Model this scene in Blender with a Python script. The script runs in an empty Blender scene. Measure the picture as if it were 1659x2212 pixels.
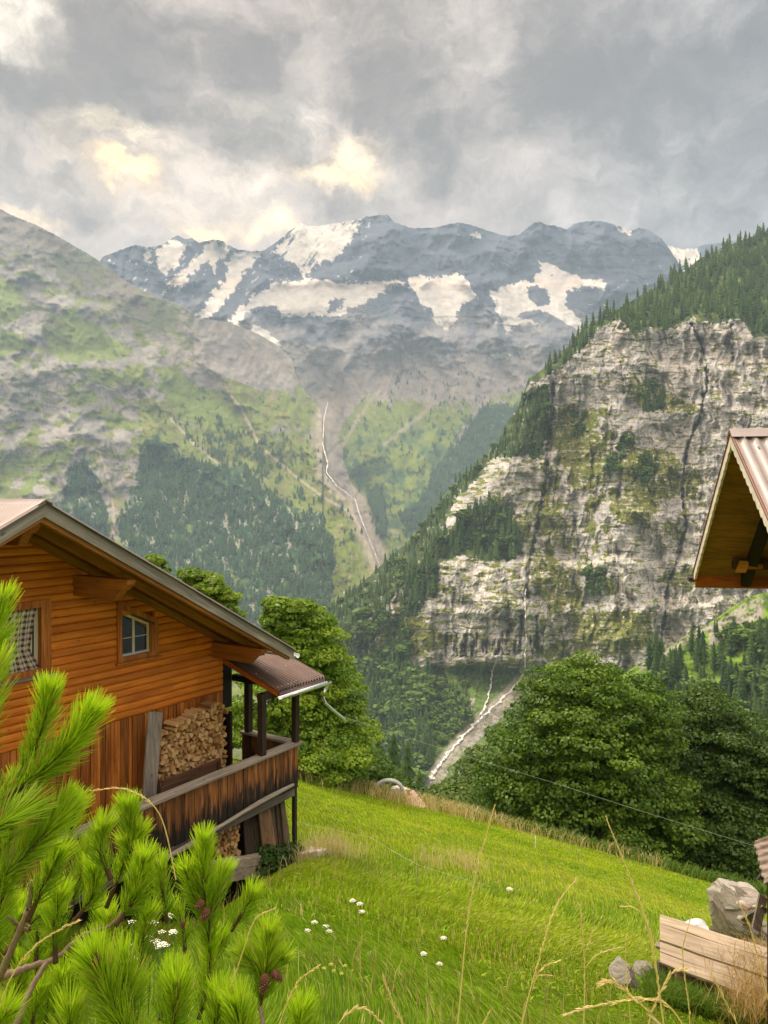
import bpy, math, random
import numpy as np
from mathutils import Vector
R = math.radians
sc = bpy.context.scene
C = sc.collection
rng = np.random.default_rng(7)
random.seed(7)

# ------------------------------------------------------------------ camera
F = 1664.0; CX = 829.5; CY = 1080.0        # focal length, centre column and horizon row of the 1659 x 2212 photograph
cam = bpy.data.cameras.new('camera'); camo = bpy.data.objects.new('camera', cam); C.objects.link(camo)
camo.rotation_euler = (R(90), 0, 0)
cam.sensor_fit = 'VERTICAL'; cam.sensor_height = 24; cam.lens = F / 2212 * 24
cam.shift_y = -26 / 2212
cam.clip_start = .05; cam.clip_end = 60000
sc.camera = camo
sc.view_settings.view_transform = 'Standard'; sc.view_settings.look = 'None'
sc.view_settings.exposure = .2; sc.view_settings.gamma = 1
sc.cycles.max_bounces = 6; sc.cycles.diffuse_bounces = 3; sc.cycles.transparent_max_bounces = 8
sc.cycles.volume_bounces = 1
sc.cycles.use_denoising = True; sc.cycles.denoising_prefilter = 'NONE'

def at(px, py, Y):                          # a point on the photograph and its distance -> the place
    return Vector(((px - CX) / F * Y, Y, -(py - CY) / F * Y))

# ------------------------------------------------------------------ node helpers
class NT:
    def __init__(s, nt): s.nt = nt
    def n(s, t, **k):
        o = s.nt.nodes.new(t)
        ins = k.pop('i', {})
        for a, v in k.items(): setattr(o, a, v)
        for a, v in ins.items(): s.put(o.inputs[a], v)
        return o
    def put(s, sock, v):
        if isinstance(v, bpy.types.NodeSocket): s.nt.links.new(v, sock)
        else:
            if sock.type == 'RGBA' and len(v) == 3: v = (*v, 1)
            sock.default_value = v
    def m(s, op, a, b=None, c=None, clamp=False):
        o = s.nt.nodes.new('ShaderNodeMath'); o.operation = op; o.use_clamp = clamp
        for k, v in enumerate((a, b, c)):
            if v is not None: s.put(o.inputs[k], v)
        return o.outputs[0]
    def v(s, op, a, b=None, out=0):
        o = s.nt.nodes.new('ShaderNodeVectorMath'); o.operation = op
        s.put(o.inputs[0], a)
        if b is not None:
            s.put(o.inputs[3] if op == 'SCALE' else o.inputs[1], b)
        return o.outputs['Value'] if op in ('LENGTH', 'DISTANCE', 'DOT_PRODUCT') else o.outputs[0]
    def ss(s, x, a, b, lo=0., hi=1., smooth=True):
        o = s.nt.nodes.new('ShaderNodeMapRange'); o.interpolation_type = 'SMOOTHSTEP' if smooth else 'LINEAR'
        for k, v in enumerate((x, a, b, lo, hi)): s.put(o.inputs[k], v)
        return o.outputs[0]
    def mix(s, f, a, b, mode='MIX'):
        o = s.nt.nodes.new('ShaderNodeMix'); o.data_type = 'RGBA'; o.blend_type = mode; o.clamp_factor = True
        s.put(o.inputs[0], f); s.put(o.inputs[6], a); s.put(o.inputs[7], b)
        return o.outputs[2]
    def noise(s, co, scale, detail=4, rough=.55, dist=0., out='Fac'):
        o = s.nt.nodes.new('ShaderNodeTexNoise')
        if co is not None: s.put(o.inputs['Vector'], co)
        o.inputs['Scale'].default_value = scale; o.inputs['Detail'].default_value = detail
        o.inputs['Roughness'].default_value = rough; o.inputs['Distortion'].default_value = dist
        return o.outputs[out]

# ------------------------------------------------------------------ sky
SUN_AZ, SUN_EL = R(-40), R(52)             # azimuth from the view axis (+ right), elevation
w = bpy.data.worlds.new('World'); sc.world = w; w.use_nodes = True
w.cycles.sampling_method = 'MANUAL'; w.cycles.sample_map_resolution = 1024
N = NT(w.node_tree); N.nt.nodes.clear()
sky = N.n('ShaderNodeTexSky', sky_type='NISHITA', sun_disc=False, sun_elevation=SUN_EL, sun_rotation=SUN_AZ)
tc = N.n('ShaderNodeTexCoord')
d = N.v('NORMALIZE', tc.outputs['Generated'])
wn = N.noise(d, 4.5, 9, .58, .3, 'Color')
wn2 = N.noise(d, 17, 6, .6, 0, 'Color')
wd = N.v('ADD', d, N.v('SCALE', N.v('SUBTRACT', wn, (.5, .5, .5)), .15))
wd = N.v('ADD', wd, N.v('SCALE', N.v('SUBTRACT', wn2, (.5, .5, .5)), .055))
def blob(px, py, rx, ry, wt, edge=.35):
    c = at(px, py, 1.).normalized()
    q = N.v('MULTIPLY', N.v('SUBTRACT', wd, tuple(c)), (F / rx, 2.2, F / ry))
    return N.ss(N.v('LENGTH', q), edge, 1.15, wt, 0.)
def total(L):
    s = L[0]
    for x in L[1:]: s = N.m('ADD', s, x)
    return s
glow = total([blob(*b) for b in (
    (300, 330, 300, 130, .22, .0), (660, 350, 280, 130, .25, .0), (500, 500, 300, 70, .3, .0), (40, 60, 110, 60, .85), (-40, 10, 150, 70, .6), (250, 262, 70, 30, .8), (330, 300, 70, 30, .4), (275, 370, 48, 24, 1.1), (170, 300, 70, 60, .3), (575, 255, 100, 55, .45),
    (655, 200, 50, 90, .5), (770, 320, 70, 60, .6), (690, 385, 95, 26, .85), (810, 385, 60, 40, .5), (570, 512, 64, 22, 1.), (425, 505, 52, 18, .95),
    (30, 455, 90, 22, .75), (300, 420, 60, 26, .2), (520, 400, 110, 28, .3), (960, 60, 60, 50, .22), (1060, 120, 60, 40, .15), (1440, 380, 40, 60, .22), (1620, 230, 80, 40, .1), (1580, 440, 80, 20, .12))])
yel = total([blob(*b) for b in ((300, 350, 300, 150, .35, .0), (520, 500, 300, 80, .4, .0), (275, 372, 80, 40, 1.), (770, 330, 90, 80, .45), (700, 385, 150, 50, .5), (570, 515, 110, 34, 1.), (425, 505, 90, 30, .9), (30, 455, 120, 40, .6))])
dark = total([blob(*b) for b in (
    (330, 130, 330, 110, .62, .5), (570, 160, 110, 80, .45, .5), (60, 190, 200, 70, .45), (130, 240, 150, 60, .3), (620, 320, 140, 70, .36), (520, 300, 70, 90, .2), (850, 130, 140, 90, .42),
    (840, 210, 80, 120, .3), (690, 430, 120, 30, .3), (940, 320, 110, 60, .3), (1250, 200, 330, 160, .4), (1560, 250, 260, 260, .36), (1500, 90, 300, 100, .3), (200, 430, 160, 50, .2), (90, 330, 120, 50, .25), (1000, 20, 400, 60, .2))])
n1 = N.noise(N.v('MULTIPLY', wd, (1, 1, 1.5)), 6, 9, .6, .2)
n2 = N.noise(N.v('MULTIPLY', wd, (1, 1, 1.8)), 2.2, 4, .5, .2)
n3 = N.noise(N.v('MULTIPLY', wd, (1, 1, 1.6)), 20, 7, .62, .3)
val = N.m('ADD', .485, N.m('MULTIPLY', N.m('SUBTRACT', n1, .5), 1.2))
val = N.m('ADD', val, N.m('MULTIPLY', N.m('SUBTRACT', n2, .5), .4))
val = N.m('ADD', val, N.m('MULTIPLY', N.m('SUBTRACT', n3, .5), .5))
val = N.m('SUBTRACT', val, N.m('MULTIPLY', dark, .42))
val = N.m('ADD', N.m('SMOOTH_MAX', val, .20, .22), N.m('MULTIPLY', N.m('SUBTRACT', n3, .5), .10))
sep = N.n('ShaderNodeSeparateXYZ', i={0: d})
cx_ = N.m('DIVIDE', sep.outputs[0], N.m('MAXIMUM', sep.outputs[1], .2))
right = N.ss(cx_, -.1, .6)
tint = N.mix(right, (1.22, .995, .83), (1.08, .99, .95))
cloud = N.v('MULTIPLY', tint, N.n('ShaderNodeCombineXYZ', i={0: val, 1: val, 2: val}).outputs[0])
gl = N.m('MULTIPLY', N.m('MINIMUM', glow, 1.15), N.ss(N.m('ADD', n1, N.m('MULTIPLY', n3, .9)),   .55, 1.2, .15, 1.3))
gcol = N.mix(N.m('MINIMUM', yel, 1.), (.52, .46, .36), (.95, .58, .12))
cloud = N.v('ADD', cloud, N.v('MULTIPLY', gcol, N.n('ShaderNodeCombineXYZ', i={0: gl, 1: gl, 2: gl}).outputs[0]))
# extra sky brightness overhead, behind and left, added out of view as fill light
up = N.ss(sep.outputs[2], .60, .86, 0., 3.6)
back = N.m('MULTIPLY', N.ss(sep.outputs[1], .05, -.65, 0., 1.2), N.ss(sep.outputs[2], .05, .35))
left = N.m('MULTIPLY', N.ss(sep.outputs[0], -.62, -.95, 0., 1.5), N.ss(sep.outputs[2], .1, .4))
boost = N.m('ADD', 1., N.m('ADD', N.m('ADD', up, back), left))
cloud = N.v('SCALE', cloud, boost); warm = N.ss(boost, 1., 2.2); cloud = N.mix(warm, cloud, N.v('MULTIPLY', cloud, (1.06, 1.0, .88)))
below = N.ss(sep.outputs[2], -.02, -.15)
cloud = N.mix(below, cloud, (.12, .14, .10))
skyc = N.v('SCALE', sky.outputs[0], .05)
fin = N.v('ADD', cloud, N.v('SCALE', skyc, .12))
bg = N.n('ShaderNodeBackground', i={'Color': fin, 'Strength': 1.0})
wo = N.n('ShaderNodeOutputWorld'); N.nt.links.new(bg.outputs[0], wo.inputs[0])

sun = bpy.data.lights.new('sun', 'SUN'); sun.energy = 3.2; sun.angle = R(10); sun.color = (1, .92, .76)
suno = bpy.data.objects.new('sun', sun); C.objects.link(suno)
sdir = Vector((math.sin(SUN_AZ) * math.cos(SUN_EL), math.cos(SUN_AZ) * math.cos(SUN_EL), math.sin(SUN_EL)))
suno.rotation_euler = sdir.to_track_quat('Z', 'Y').to_euler()

# ------------------------------------------------------------------ scene helpers
def tag(o, label=None, cat=None, group=None, kind=None):
    for k, v in (('label', label), ('category', cat), ('group', group), ('kind', kind)):
        if v: o[k] = v
    return o
def link(name, me, mat=None, parent=None):
    o = bpy.data.objects.new(name, me); C.objects.link(o)
    if mat is not None and not me.materials: me.materials.append(mat)
    if parent is not None: o.parent = parent
    return o
def empty(name, loc, label, cat, group=None):
    o = bpy.data.objects.new(name, None); C.objects.link(o); o.location = loc; o.empty_display_size = .1
    return tag(o, label, cat, group)
def npmesh(name, V, Fq, smooth=False):
    """vertices (n,3) and faces (m,3) or (m,4) as arrays -> mesh"""
    V = np.asarray(V, np.float32); Fq = np.asarray(Fq, np.int32); k = Fq.shape[1]
    me = bpy.data.meshes.new(name)
    me.vertices.add(len(V)); me.vertices.foreach_set('co', V.ravel())
    me.loops.add(Fq.size); me.loops.foreach_set('vertex_index', Fq.ravel())
    me.polygons.add(len(Fq)); me.polygons.foreach_set('loop_start', np.arange(0, Fq.size, k, dtype=np.int32))
    me.polygons.foreach_set('loop_total', np.full(len(Fq), k, np.int32))
    if smooth: me.polygons.foreach_set('use_smooth', np.ones(len(Fq), bool))
    me.update(calc_edges=True)
    return me
def setcol(me, col, name='col'):
    a = me.color_attributes.new(name, 'FLOAT_COLOR', 'POINT')
    c = np.ones((len(me.vertices), 4), np.float32); c[:, :3] = col
    a.data.foreach_set('color', c.ravel())

# ------------------------------------------------------------------ numpy noise
_perm = {}
def _tab(seed):
    if seed not in _perm:
        r = np.random.default_rng(seed); p = r.permutation(256); a = r.random(256) * 2 * np.pi
        _perm[seed] = (np.concatenate([p, p]), np.cos(a), np.sin(a))
    return _perm[seed]
def perlin(x, y, seed=0):
    p, gx, gy = _tab(seed)
    xi = np.floor(x).astype(int); yi = np.floor(y).astype(int); xf = x - xi; yf = y - yi; xi &= 255; yi &= 255
    u = xf ** 3 * (xf * (xf * 6 - 15) + 10); v = yf ** 3 * (yf * (yf * 6 - 15) + 10)
    def g(ix, iy, fx, fy):
        h = p[p[ix & 255] + (iy & 255)]; return gx[h] * fx + gy[h] * fy
    a = g(xi, yi, xf, yf); b = g(xi + 1, yi, xf - 1, yf); c = g(xi, yi + 1, xf, yf - 1); e = g(xi + 1, yi + 1, xf - 1, yf - 1)
    return (a + u * (b - a) + v * (c - a + u * (a - b - c + e))) * 1.5
def fbm(x, y, o=5, seed=0, g=.5, ridge=False):
    s = 0; a = 1.; t = 0
    for k in range(o):
        n = perlin(x * 2 ** k + k * 7.3, y * 2 ** k - k * 3.1, seed + k)
        s = s + a * ((1 - 2 * np.abs(n)) if ridge else n); t += a; a *= g
    return s / t
def sstep(x, a, b):
    t = np.clip((x - a) / (b - a), 0, 1); return t * t * (3 - 2 * t)
def inpoly(x, y, poly):
    r = np.zeros(x.shape, bool); n = len(poly)
    for i in range(n):
        x1, y1 = poly[i]; x2, y2 = poly[(i + 1) % n]
        if y1 == y2: continue
        c = ((y1 > y) != (y2 > y)) & (x < (x2 - x1) * (y - y1) / (y2 - y1) + x1)
        r ^= c
    return r
def dline(x, y, pts):
    """distance to a polyline and the position along it"""
    best = np.full(x.shape, 1e9)
    for (x1, y1), (x2, y2) in zip(pts, pts[1:]):
        dx, dy = x2 - x1, y2 - y1; t = np.clip(((x - x1) * dx + (y - y1) * dy) / (dx * dx + dy * dy), 0, 1)
        best = np.minimum(best, np.hypot(x - x1 - t * dx, y - y1 - t * dy))
    return best
def interp(x, pts):
    a = np.array(pts, float); return np.interp(x, a[:, 0], a[:, 1])
def lerp3(a, b, t): return np.asarray(a) * (1 - t[..., None]) + np.asarray(b) * t[..., None]

def rockmat(name, bump=.6, scale=.02, rough=.92, strat=0.):
    m = bpy.data.materials.new(name); m.use_nodes = True; N = NT(m.node_tree); b = m.node_tree.nodes['Principled BSDF']
    a = N.n('ShaderNodeAttribute', attribute_name='col')
    tc = N.n('ShaderNodeTexCoord')
    n = N.noise(tc.outputs['Object'], scale, 8, .65)
    col = N.mix(1., a.outputs['Color'], N.n('ShaderNodeCombineXYZ', i={0: N.ss(n, .2, .8, .66, 1.34, False), 1: N.ss(n, .2, .8, .66, 1.34, False), 2: N.ss(n, .2, .8, .68, 1.32, False)}).outputs[0], 'MULTIPLY')
    hgt = n
    if strat:      # bedding planes and joints of the limestone, with their shade darkened into the colour
        g = N.n('ShaderNodeNewGeometry').outputs['Position']
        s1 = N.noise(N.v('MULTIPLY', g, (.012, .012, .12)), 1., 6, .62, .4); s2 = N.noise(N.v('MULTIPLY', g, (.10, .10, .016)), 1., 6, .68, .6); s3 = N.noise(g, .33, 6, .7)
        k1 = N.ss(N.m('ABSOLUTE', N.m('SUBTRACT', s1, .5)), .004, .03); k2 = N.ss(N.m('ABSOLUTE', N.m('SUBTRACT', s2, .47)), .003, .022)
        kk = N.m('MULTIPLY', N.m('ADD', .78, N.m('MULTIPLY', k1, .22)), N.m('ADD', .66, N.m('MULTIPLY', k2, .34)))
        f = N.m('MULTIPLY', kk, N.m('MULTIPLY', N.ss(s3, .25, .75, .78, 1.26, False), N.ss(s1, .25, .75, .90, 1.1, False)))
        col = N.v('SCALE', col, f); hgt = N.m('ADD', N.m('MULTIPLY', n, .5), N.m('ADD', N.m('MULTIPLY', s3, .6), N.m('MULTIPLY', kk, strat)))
    N.put(b.inputs['Base Color'], col); b.inputs['Roughness'].default_value = rough
    b.inputs['Specular IOR Level'].default_value = .15
    bp = N.n('ShaderNodeBump', i={'Height': hgt, 'Strength': bump, 'Distance': .35 / scale * .2})
    N.put(b.inputs['Normal'], bp.outputs[0])
    return m

def sheet(name, xs, top, bot, depth, color, rows, mat, power=1., back=8, backrun=.35):
    """a mountain side: columns xs, from its skyline top(x) down to bot(x), at distance depth(x, y); its far side falls away behind"""
    X = np.asarray(xs, float); T = top(X); B = bot(X)
    t = np.linspace(0, 1, rows) ** power
    PX = np.repeat(X[None], rows, 0); PY = T[None] + (B - T)[None] * t[:, None]
    D = depth(PX, PY, T[None] + 0 * PX)
    col = color(PX, PY, T[None] + 0 * PX)
    V = np.stack([(PX - CX) / F * D, D, -(PY - CY) / F * D], -1)
    # the far side
    r0 = V[0]; bk = []
    for k in range(back, 0, -1):
        s = k / back
        q = r0.copy(); q[:, 1] += s * r0[:, 1] * backrun; q[:, 2] -= s ** 1.3 * r0[:, 1] * backrun * .8 + 0
        bk.append(q)
    V = np.concatenate([np.array(bk), V], 0); col = np.concatenate([np.repeat(col[:1], back, 0), col], 0)
    nr, nc = V.shape[:2]
    idx = np.arange(nr * nc).reshape(nr, nc)
    Fq = np.stack([idx[:-1, :-1], idx[1:, :-1], idx[1:, 1:], idx[:-1, 1:]], -1).reshape(-1, 4)
    me = npmesh(name, V.reshape(-1, 3), Fq, True); setcol(me, col.reshape(-1, 3))
    return tag(link(name, me, mat), kind='structure')
# ------------------------------------------------------------------ mountains
def stairs(v, n, seed, x, y, sharp=.75, wob=.5):
    """0..1 climbing in n cliff-and-bench steps"""
    q = v * n + wob * fbm(x, y, 4, seed); k = np.floor(q); f = q - k
    return (k + sstep(f, 1 - (1 - sharp) - .02, 1.) ** 1. + .0) / n
ROCKF = np.array((.075, .092, .13)); SNOW = np.array((.66, .63, .58)); SCREE = np.array((.27, .245, .225)); ALP = np.array((.16, .20, .04)); WOOD = np.array((.025, .05, .022)); TAN = np.array((.42, .36, .31))
MASSIF_SKY = [(150, 640), (200, 590), (222, 553), (255, 541), (292, 527), (312, 531), (335, 532), (352, 527), (375, 511), (383, 507), (400, 515), (415, 513), (430, 523), (442, 520), (462, 515), (480, 519), (495, 529), (512, 537), (540, 541), (568, 541), (600, 520), (625, 498), (650, 481), (665, 487), (690, 487), (730, 480), (780, 472), (790, 467), (820, 463), (838, 462), (850, 478), (890, 492), (940, 490), (965, 484), (990, 479), (1015, 484), (1040, 492), (1080, 505), (1100, 508), (1120, 507), (1140, 490), (1150, 482), (1163, 477), (1180, 484), (1200, 487), (1225, 494), (1240, 482), (1268, 476), (1300, 477), (1320, 482), (1345, 489), (1362, 498), (1380, 491), (1400, 495), (1430, 515), (1448, 540), (1465, 565), (1500, 640), (1560, 720)]
def massif_top(x): return interp(x, MASSIF_SKY) + 2.2 * fbm(x / 14, x * 0, 4, 31, .6, True)
RIBS = [[(870, 590), (878, 640), (850, 720), (800, 800), (750, 900)], [(835, 470), (830, 540), (870, 600)], [(600, 520), (590, 560), (545, 640), (500, 690)], [(462, 516), (440, 560), (390, 640)], [(990, 480), (1000, 560), (1010, 600)], [(1163, 478), (1140, 540), (1160, 600)], [(1300, 477), (1290, 560), (1330, 620)], [(880, 600), (930, 720), (1000, 790), (1110, 850)], [(1040, 640), (1075, 730), (1120, 830)], [(1200, 690), (1180, 760), (1160, 820)]]
STREAM = [(708, 868), (700, 905), (697, 960), (708, 1000), (705, 1020), (728, 1050), (768, 1080), (776, 1110), (792, 1150), (812, 1200), (830, 1250)]
def massif_depth(x, y, T):
    h = np.clip((1250 - y) / 780, 0, 1.05)
    v = (1250 - y) / 780.
    q_ = .6 * sstep(y, 860, 700); D = 3300 + 3300 * (q_ * stairs(v, 7, 40, x / 160, y / 120, .5, .9) + (1 - q_) * v)
    rib = 0
    xw = x + 26 * fbm(x / 36, y / 36, 3, 49); yw = y + 26 * fbm(x / 36, y / 36, 3, 50)
    for k, r in enumerate(RIBS): rib = np.maximum(rib, np.exp(-dline(xw, yw, r) / 50.))
    D = D - 210 * rib * sstep(y, 900, 700)
    gul = np.exp(-(dline(x, y, STREAM) / 70) ** 2); D = D + 320 * gul
    up = sstep(y, 900, 650)
    wx = x + 26 * fbm(x / 60, y / 60, 3, 47); wy = y + 20 * fbm(x / 60, y / 60, 3, 48)
    D = D - (60 + 110 * up) * fbm(wx / 85, wy / 150, 5, 41, .45, True)
    D = D - (8 + 14 * up) * fbm(wx / 22, wy / 60, 3, 44, .5, True)
    D = D - 28 * up * fbm(wx / 200, wy / 9, 3, 45, .6)
    D = D - 7 * fbm(x / 5, y / 8, 3, 46, .6)
    sn = np.zeros(x.shape)
    for p in SNOWS[:7]: sn = np.maximum(sn, np.exp(-(np.hypot((x - np.mean([q[0] for q in p])) / (np.ptp([q[0] for q in p]) * .42), (y - np.mean([q[1] for q in p])) / (np.ptp([q[1] for q in p]) * .42))) ** 4))
    D = D * (1 - .8 * sn) + .8 * sn * (3300 + 3300 * (1250 - y) / 780. - 200)
    return np.maximum(D, 2900)
SNOWS = [
 [(606, 530), (628, 500), (650, 480), (700, 484), (782, 470), (775, 492), (758, 520), (735, 545), (712, 566), (700, 560), (672, 582), (655, 600), (640, 575), (610, 552), (585, 545)],
 [(490, 694), (515, 668), (556, 634), (610, 608), (660, 600), (700, 607), (752, 616), (800, 608), (850, 606), (872, 612), (842, 624), (812, 640), (770, 662), (730, 680), (680, 684), (604, 682), (606, 662), (566, 664), (535, 676), (512, 694)],
 [(878, 597), (940, 600), (1000, 592), (1012, 612), (1030, 640), (995, 660), (980, 690), (968, 716), (948, 704), (930, 668), (900, 640)],
 [(1050, 630), (1108, 614), (1150, 604), (1170, 590), (1166, 563), (1196, 572), (1225, 590), (1262, 600), (1306, 608), (1306, 624), (1255, 614), (1226, 630), (1222, 662), (1262, 690), (1252, 718), (1210, 690), (1165, 668), (1128, 678), (1110, 700), (1096, 724), (1086, 694), (1064, 652)],
 [(340, 545), (372, 516), (388, 528), (404, 530), (392, 556), (376, 578), (352, 592), (342, 572)],
 [(355, 622), (385, 590), (425, 556), (442, 530), (462, 517), (492, 527), (490, 548), (474, 566), (460, 592), (452, 566), (425, 584), (396, 612)],
 [(420, 684), (446, 656), (466, 628), (486, 596), (496, 566), (512, 540), (566, 543), (548, 560), (530, 590), (512, 612), (498, 640), (478, 664), (456, 688)],
 [(1062, 768), (1084, 756), (1102, 764), (1096, 776), (1070, 776)], [(998, 512), (1016, 508), (1038, 500), (1034, 514), (1008, 518)], [(1338, 486), (1366, 500), (1352, 506), (1332, 494)],
 [(500, 694), (540, 702), (580, 720), (612, 746), (600, 752), (560, 726), (520, 714)], [(312, 536), (334, 534), (330, 552), (312, 566)], [(1070, 700), (1128, 690), (1170, 700), (1120, 706)]]
SNOWHOLE = [[(1138, 622), (1164, 618), (1186, 630), (1186, 654), (1162, 662), (1142, 646)], [(712, 650), (745, 645), (740, 665), (706, 678)]]
ALPS = [(735, 960), (752, 900), (800, 842), (866, 800), (960, 800), (1060, 806), (1180, 850), (1180, 1100), (1000, 1300), (830, 1280), (800, 1130), (770, 1060), (745, 1010)]
PINES1 = [[(1010, 905), (1060, 868), (1140, 880), (1100, 960), (1010, 1040), (930, 1130), (880, 1160), (860, 1110), (905, 1080), (950, 1000), (980, 950)], [(795, 1070), (815, 1050), (830, 1090), (836, 1160), (820, 1170)]]
def multi(x, y, polys):
    r = np.zeros(x.shape, bool)
    for p in polys: r |= inpoly(x, y, p)
    return r
def massif_col(x, y, T):
    a = fbm(x / 90, y / 60, 5, 51, .55); b = fbm(x / 12, y / 12, 4, 52, .6); st = fbm(x / 90, (y + .15 * x) / 4.5, 3, 53, .6)
    col = lerp3(ROCKF, (.24, .225, .225), sstep(a + .25 * b + (y - 650) / 150, .0, .9))
    col = col * (1 + .28 * st + .22 * b)[..., None]
    sc_ = sstep(y + 60 * a + 26 * b, 735, 830); col = lerp3(col, SCREE * (1 + .25 * b + .25 * fbm((x - 700) / 14 + y * .02, y / 160, 3, 68))[..., None], sc_ * (.75 + .25 * sstep(b, -.2, .3)))
    wx = x + 16 * fbm(x / 30, y / 30, 4, 54) + 5 * fbm(x / 6, y / 6, 2, 57); wy = y + 14 * fbm(x / 30, y / 30, 4, 55) + 5 * fbm(x / 6, y / 6, 2, 58)
    g = inpoly(wx, wy, ALPS) & (y + 55 * a + 60 * b + 40 * fbm((x - y * .4) / 9, y / 120, 3, 59) > 868)
    alp = lerp3(ALP, (.06, .115, .05), sstep(fbm(x / 40, y / 40, 5, 56, .6), -.1, .25) * sstep(y, 860, 980))
    col = np.where(g[..., None], alp * (1 + .3 * b)[..., None], col)
    fo = multi(wx, wy, PINES1) & (b > -.35); col = np.where(fo[..., None], WOOD * (1 + .5 * b)[..., None], col)
    dk = g & (fbm(x / 16, y / 22, 4, 60, .6) > .20) & (y > 900); col = np.where(dk[..., None], np.array((.035, .07, .035)), col)
    # debris of the gully
    for gl_ in ([(760, 860), (730, 930), (712, 990)], [(860, 800), (790, 880), (740, 960)], [(1000, 830), (905, 900), (830, 960)], [(1075, 835), (1020, 900), (985, 960)], [(640, 800), (690, 870)], [(900, 780), (930, 850), (925, 880)], [(760, 1080), (790, 1130), (860, 1150)]):
        dg = dline(x + 8 * b, y + 4 * a, gl_); col = lerp3(col, TAN * .8 * (1 + .3 * b)[..., None], sstep(dg, 7, 1.5) * .6)
    ds = dline(x + 6 * b, y, STREAM); wid = 8 + 14 * sstep(y, 1000, 1100) + 18 * sstep(y, 960, 880)
    col = lerp3(col, TAN * (.85 + .35 * b)[..., None], sstep(ds, wid + 10, wid - 4) * .8)
    s = multi(x + 13 * b + 9 * fbm(x / 20, y / 20, 4, 61) + 10 * fbm(x / 45, y / 45, 3, 66), y + 10 * b + 9 * fbm(x / 40, y / 24, 4, 67), SNOWS) & ~multi(x + 12 * b, y + 12 * b + 8 * a, SNOWHOLE)
    ang = fbm((x * .8 + y * .62) / 9, (x * -.62 + y * .8) / 70, 4, 62, .65)
    streak = (ang < .27) | (y > 596) | (x < 570) & (ang < .42); s &= streak
    few = (fbm((x * .8 + y * .7) / 7, (y * .8 - x * .7) / 30, 4, 63, .6) > .36) & (y < 640) & (x < 800) & (y > T + 8); s |= few
    s |= (fbm((x) / 30, y / 4, 4, 64, .6) > .50) & (y < 720) & (y > 560) & (x > 850)
    crev = fbm((x + 30 * a) / 34, (y + .2 * x) / 3.4, 4, 65, .65)
    sn = SNOW * (.92 + .10 * crev)[..., None]
    glac = sstep(y + 20 * b, 620, 690); sn = lerp3(sn, np.array((.60, .58, .54)) * (1 + .3 * crev)[..., None], glac * .75)
    pink = sstep(y, 596, 606) * sstep(y, 640, 612); sn = lerp3(sn, (.70, .60, .52), pink * .6)
    col = np.where(s[..., None], sn, col)
    return np.clip(col, .01, .9)
mrock = rockmat('far_rock', .5, .012)
sheet('mountain_massif', np.arange(140, 1600, 2.0), massif_top, lambda x: 0 * x + 1290, massif_depth, massif_col, 430, mrock)

# the farthest snow saddle, seen right of the massif
def sad_top(x): return interp(x, [(1330, 560), (1400, 530), (1440, 530), (1462, 533), (1478, 538), (1500, 536), (1520, 529), (1545, 526), (1580, 520), (1640, 520), (1760, 540)]) + 1.5 * fbm(x / 12, x * 0, 3, 33)
def sad_col(x, y, T):
    b = fbm(x / 14, y / 6, 4, 71, .6); s = (b + (y - 560) / 60 < .25) & (x < 1500 + (y - 530) * .6) & (y > T + 2 + 7 * b)
    return np.where(s[..., None], SNOW, ROCKF * (1 + .3 * b)[..., None])
sheet('far_snow_saddle', np.arange(1340, 1760, 3.0), sad_top, lambda x: 0 * x + 760, lambda x, y, T: 7200 - (y - 520) * 5 - 60 * fbm(x / 30, y / 30, 5, 72, .55, True), sad_col, 60, mrock)

# left mountain: cliffs, alps and a forested spur that ends at the stream
LEFT_SKY = [(-260, 330), (0, 450), (22, 462), (60, 478), (75, 483), (130, 512), (165, 533), (200, 553), (235, 578), (262, 600), (300, 622), (340, 640), (380, 654), (410, 668), (425, 686), (470, 692), (500, 697), (560, 722), (600, 745), (630, 775), (640, 812), (660, 846), (690, 880), (697, 900), (690, 960), (700, 1005), (702, 1022), (722, 1052), (760, 1084), (768, 1112), (786, 1152), (806, 1202), (826, 1262), (900, 1400)]
def left_top(x): return interp(x, LEFT_SKY) + 1.8 * fbm(x / 12, x * 0, 4, 34, .6, True)
LRIBS = [[(60, 560), (150, 680), (160, 760), (165, 900), (150, 1040)], [(270, 755), (320, 850), (330, 940)], [(330, 930), (450, 1020), (560, 1080), (700, 1180)], [(0, 620), (40, 760), (20, 900)], [(410, 670), (430, 760), (520, 860), (600, 960)], [(600, 870), (650, 960), (720, 1080)]]
def left_depth(x, y, T):
    v = (1450 - y) / 1000.
    cl = sstep(x, 420, 250)                      # cliffs on the left, slopes on the right
    D = 2100 + 3000 * (v * (1 - .4 * cl) + .4 * cl * stairs(v, 7, 80, x / 150, y / 110, .5, .9))
    D = D + 500 * sstep(x, 300, 700) * sstep(y, 1250, 800)
    rib = 0
    xw = x + 30 * fbm(x / 40, y / 40, 3, 89); yw = y + 30 * fbm(x / 40, y / 40, 3, 90)
    for r in LRIBS: rib = np.maximum(rib, np.exp(-dline(xw, yw, r) / 60.))
    D = D - 190 * rib
    wx = x + 24 * fbm(x / 60, y / 60, 3, 87); wy = y + 18 * fbm(x / 60, y / 60, 3, 88)
    D = D - (60 + 20 * cl) * fbm(wx / 110, wy / 160, 4, 81, .4, True)
    D = D - (9 + 6 * cl) * fbm(wx / 18, wy / 60, 3, 84, .5, True)
    D = D - 12 * cl * fbm(wx / 160, wy / 7, 3, 85, .6)
    D = D - 6 * fbm(x / 5, y / 7, 3, 86, .6)
    return np.maximum(D, 1100)
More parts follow.
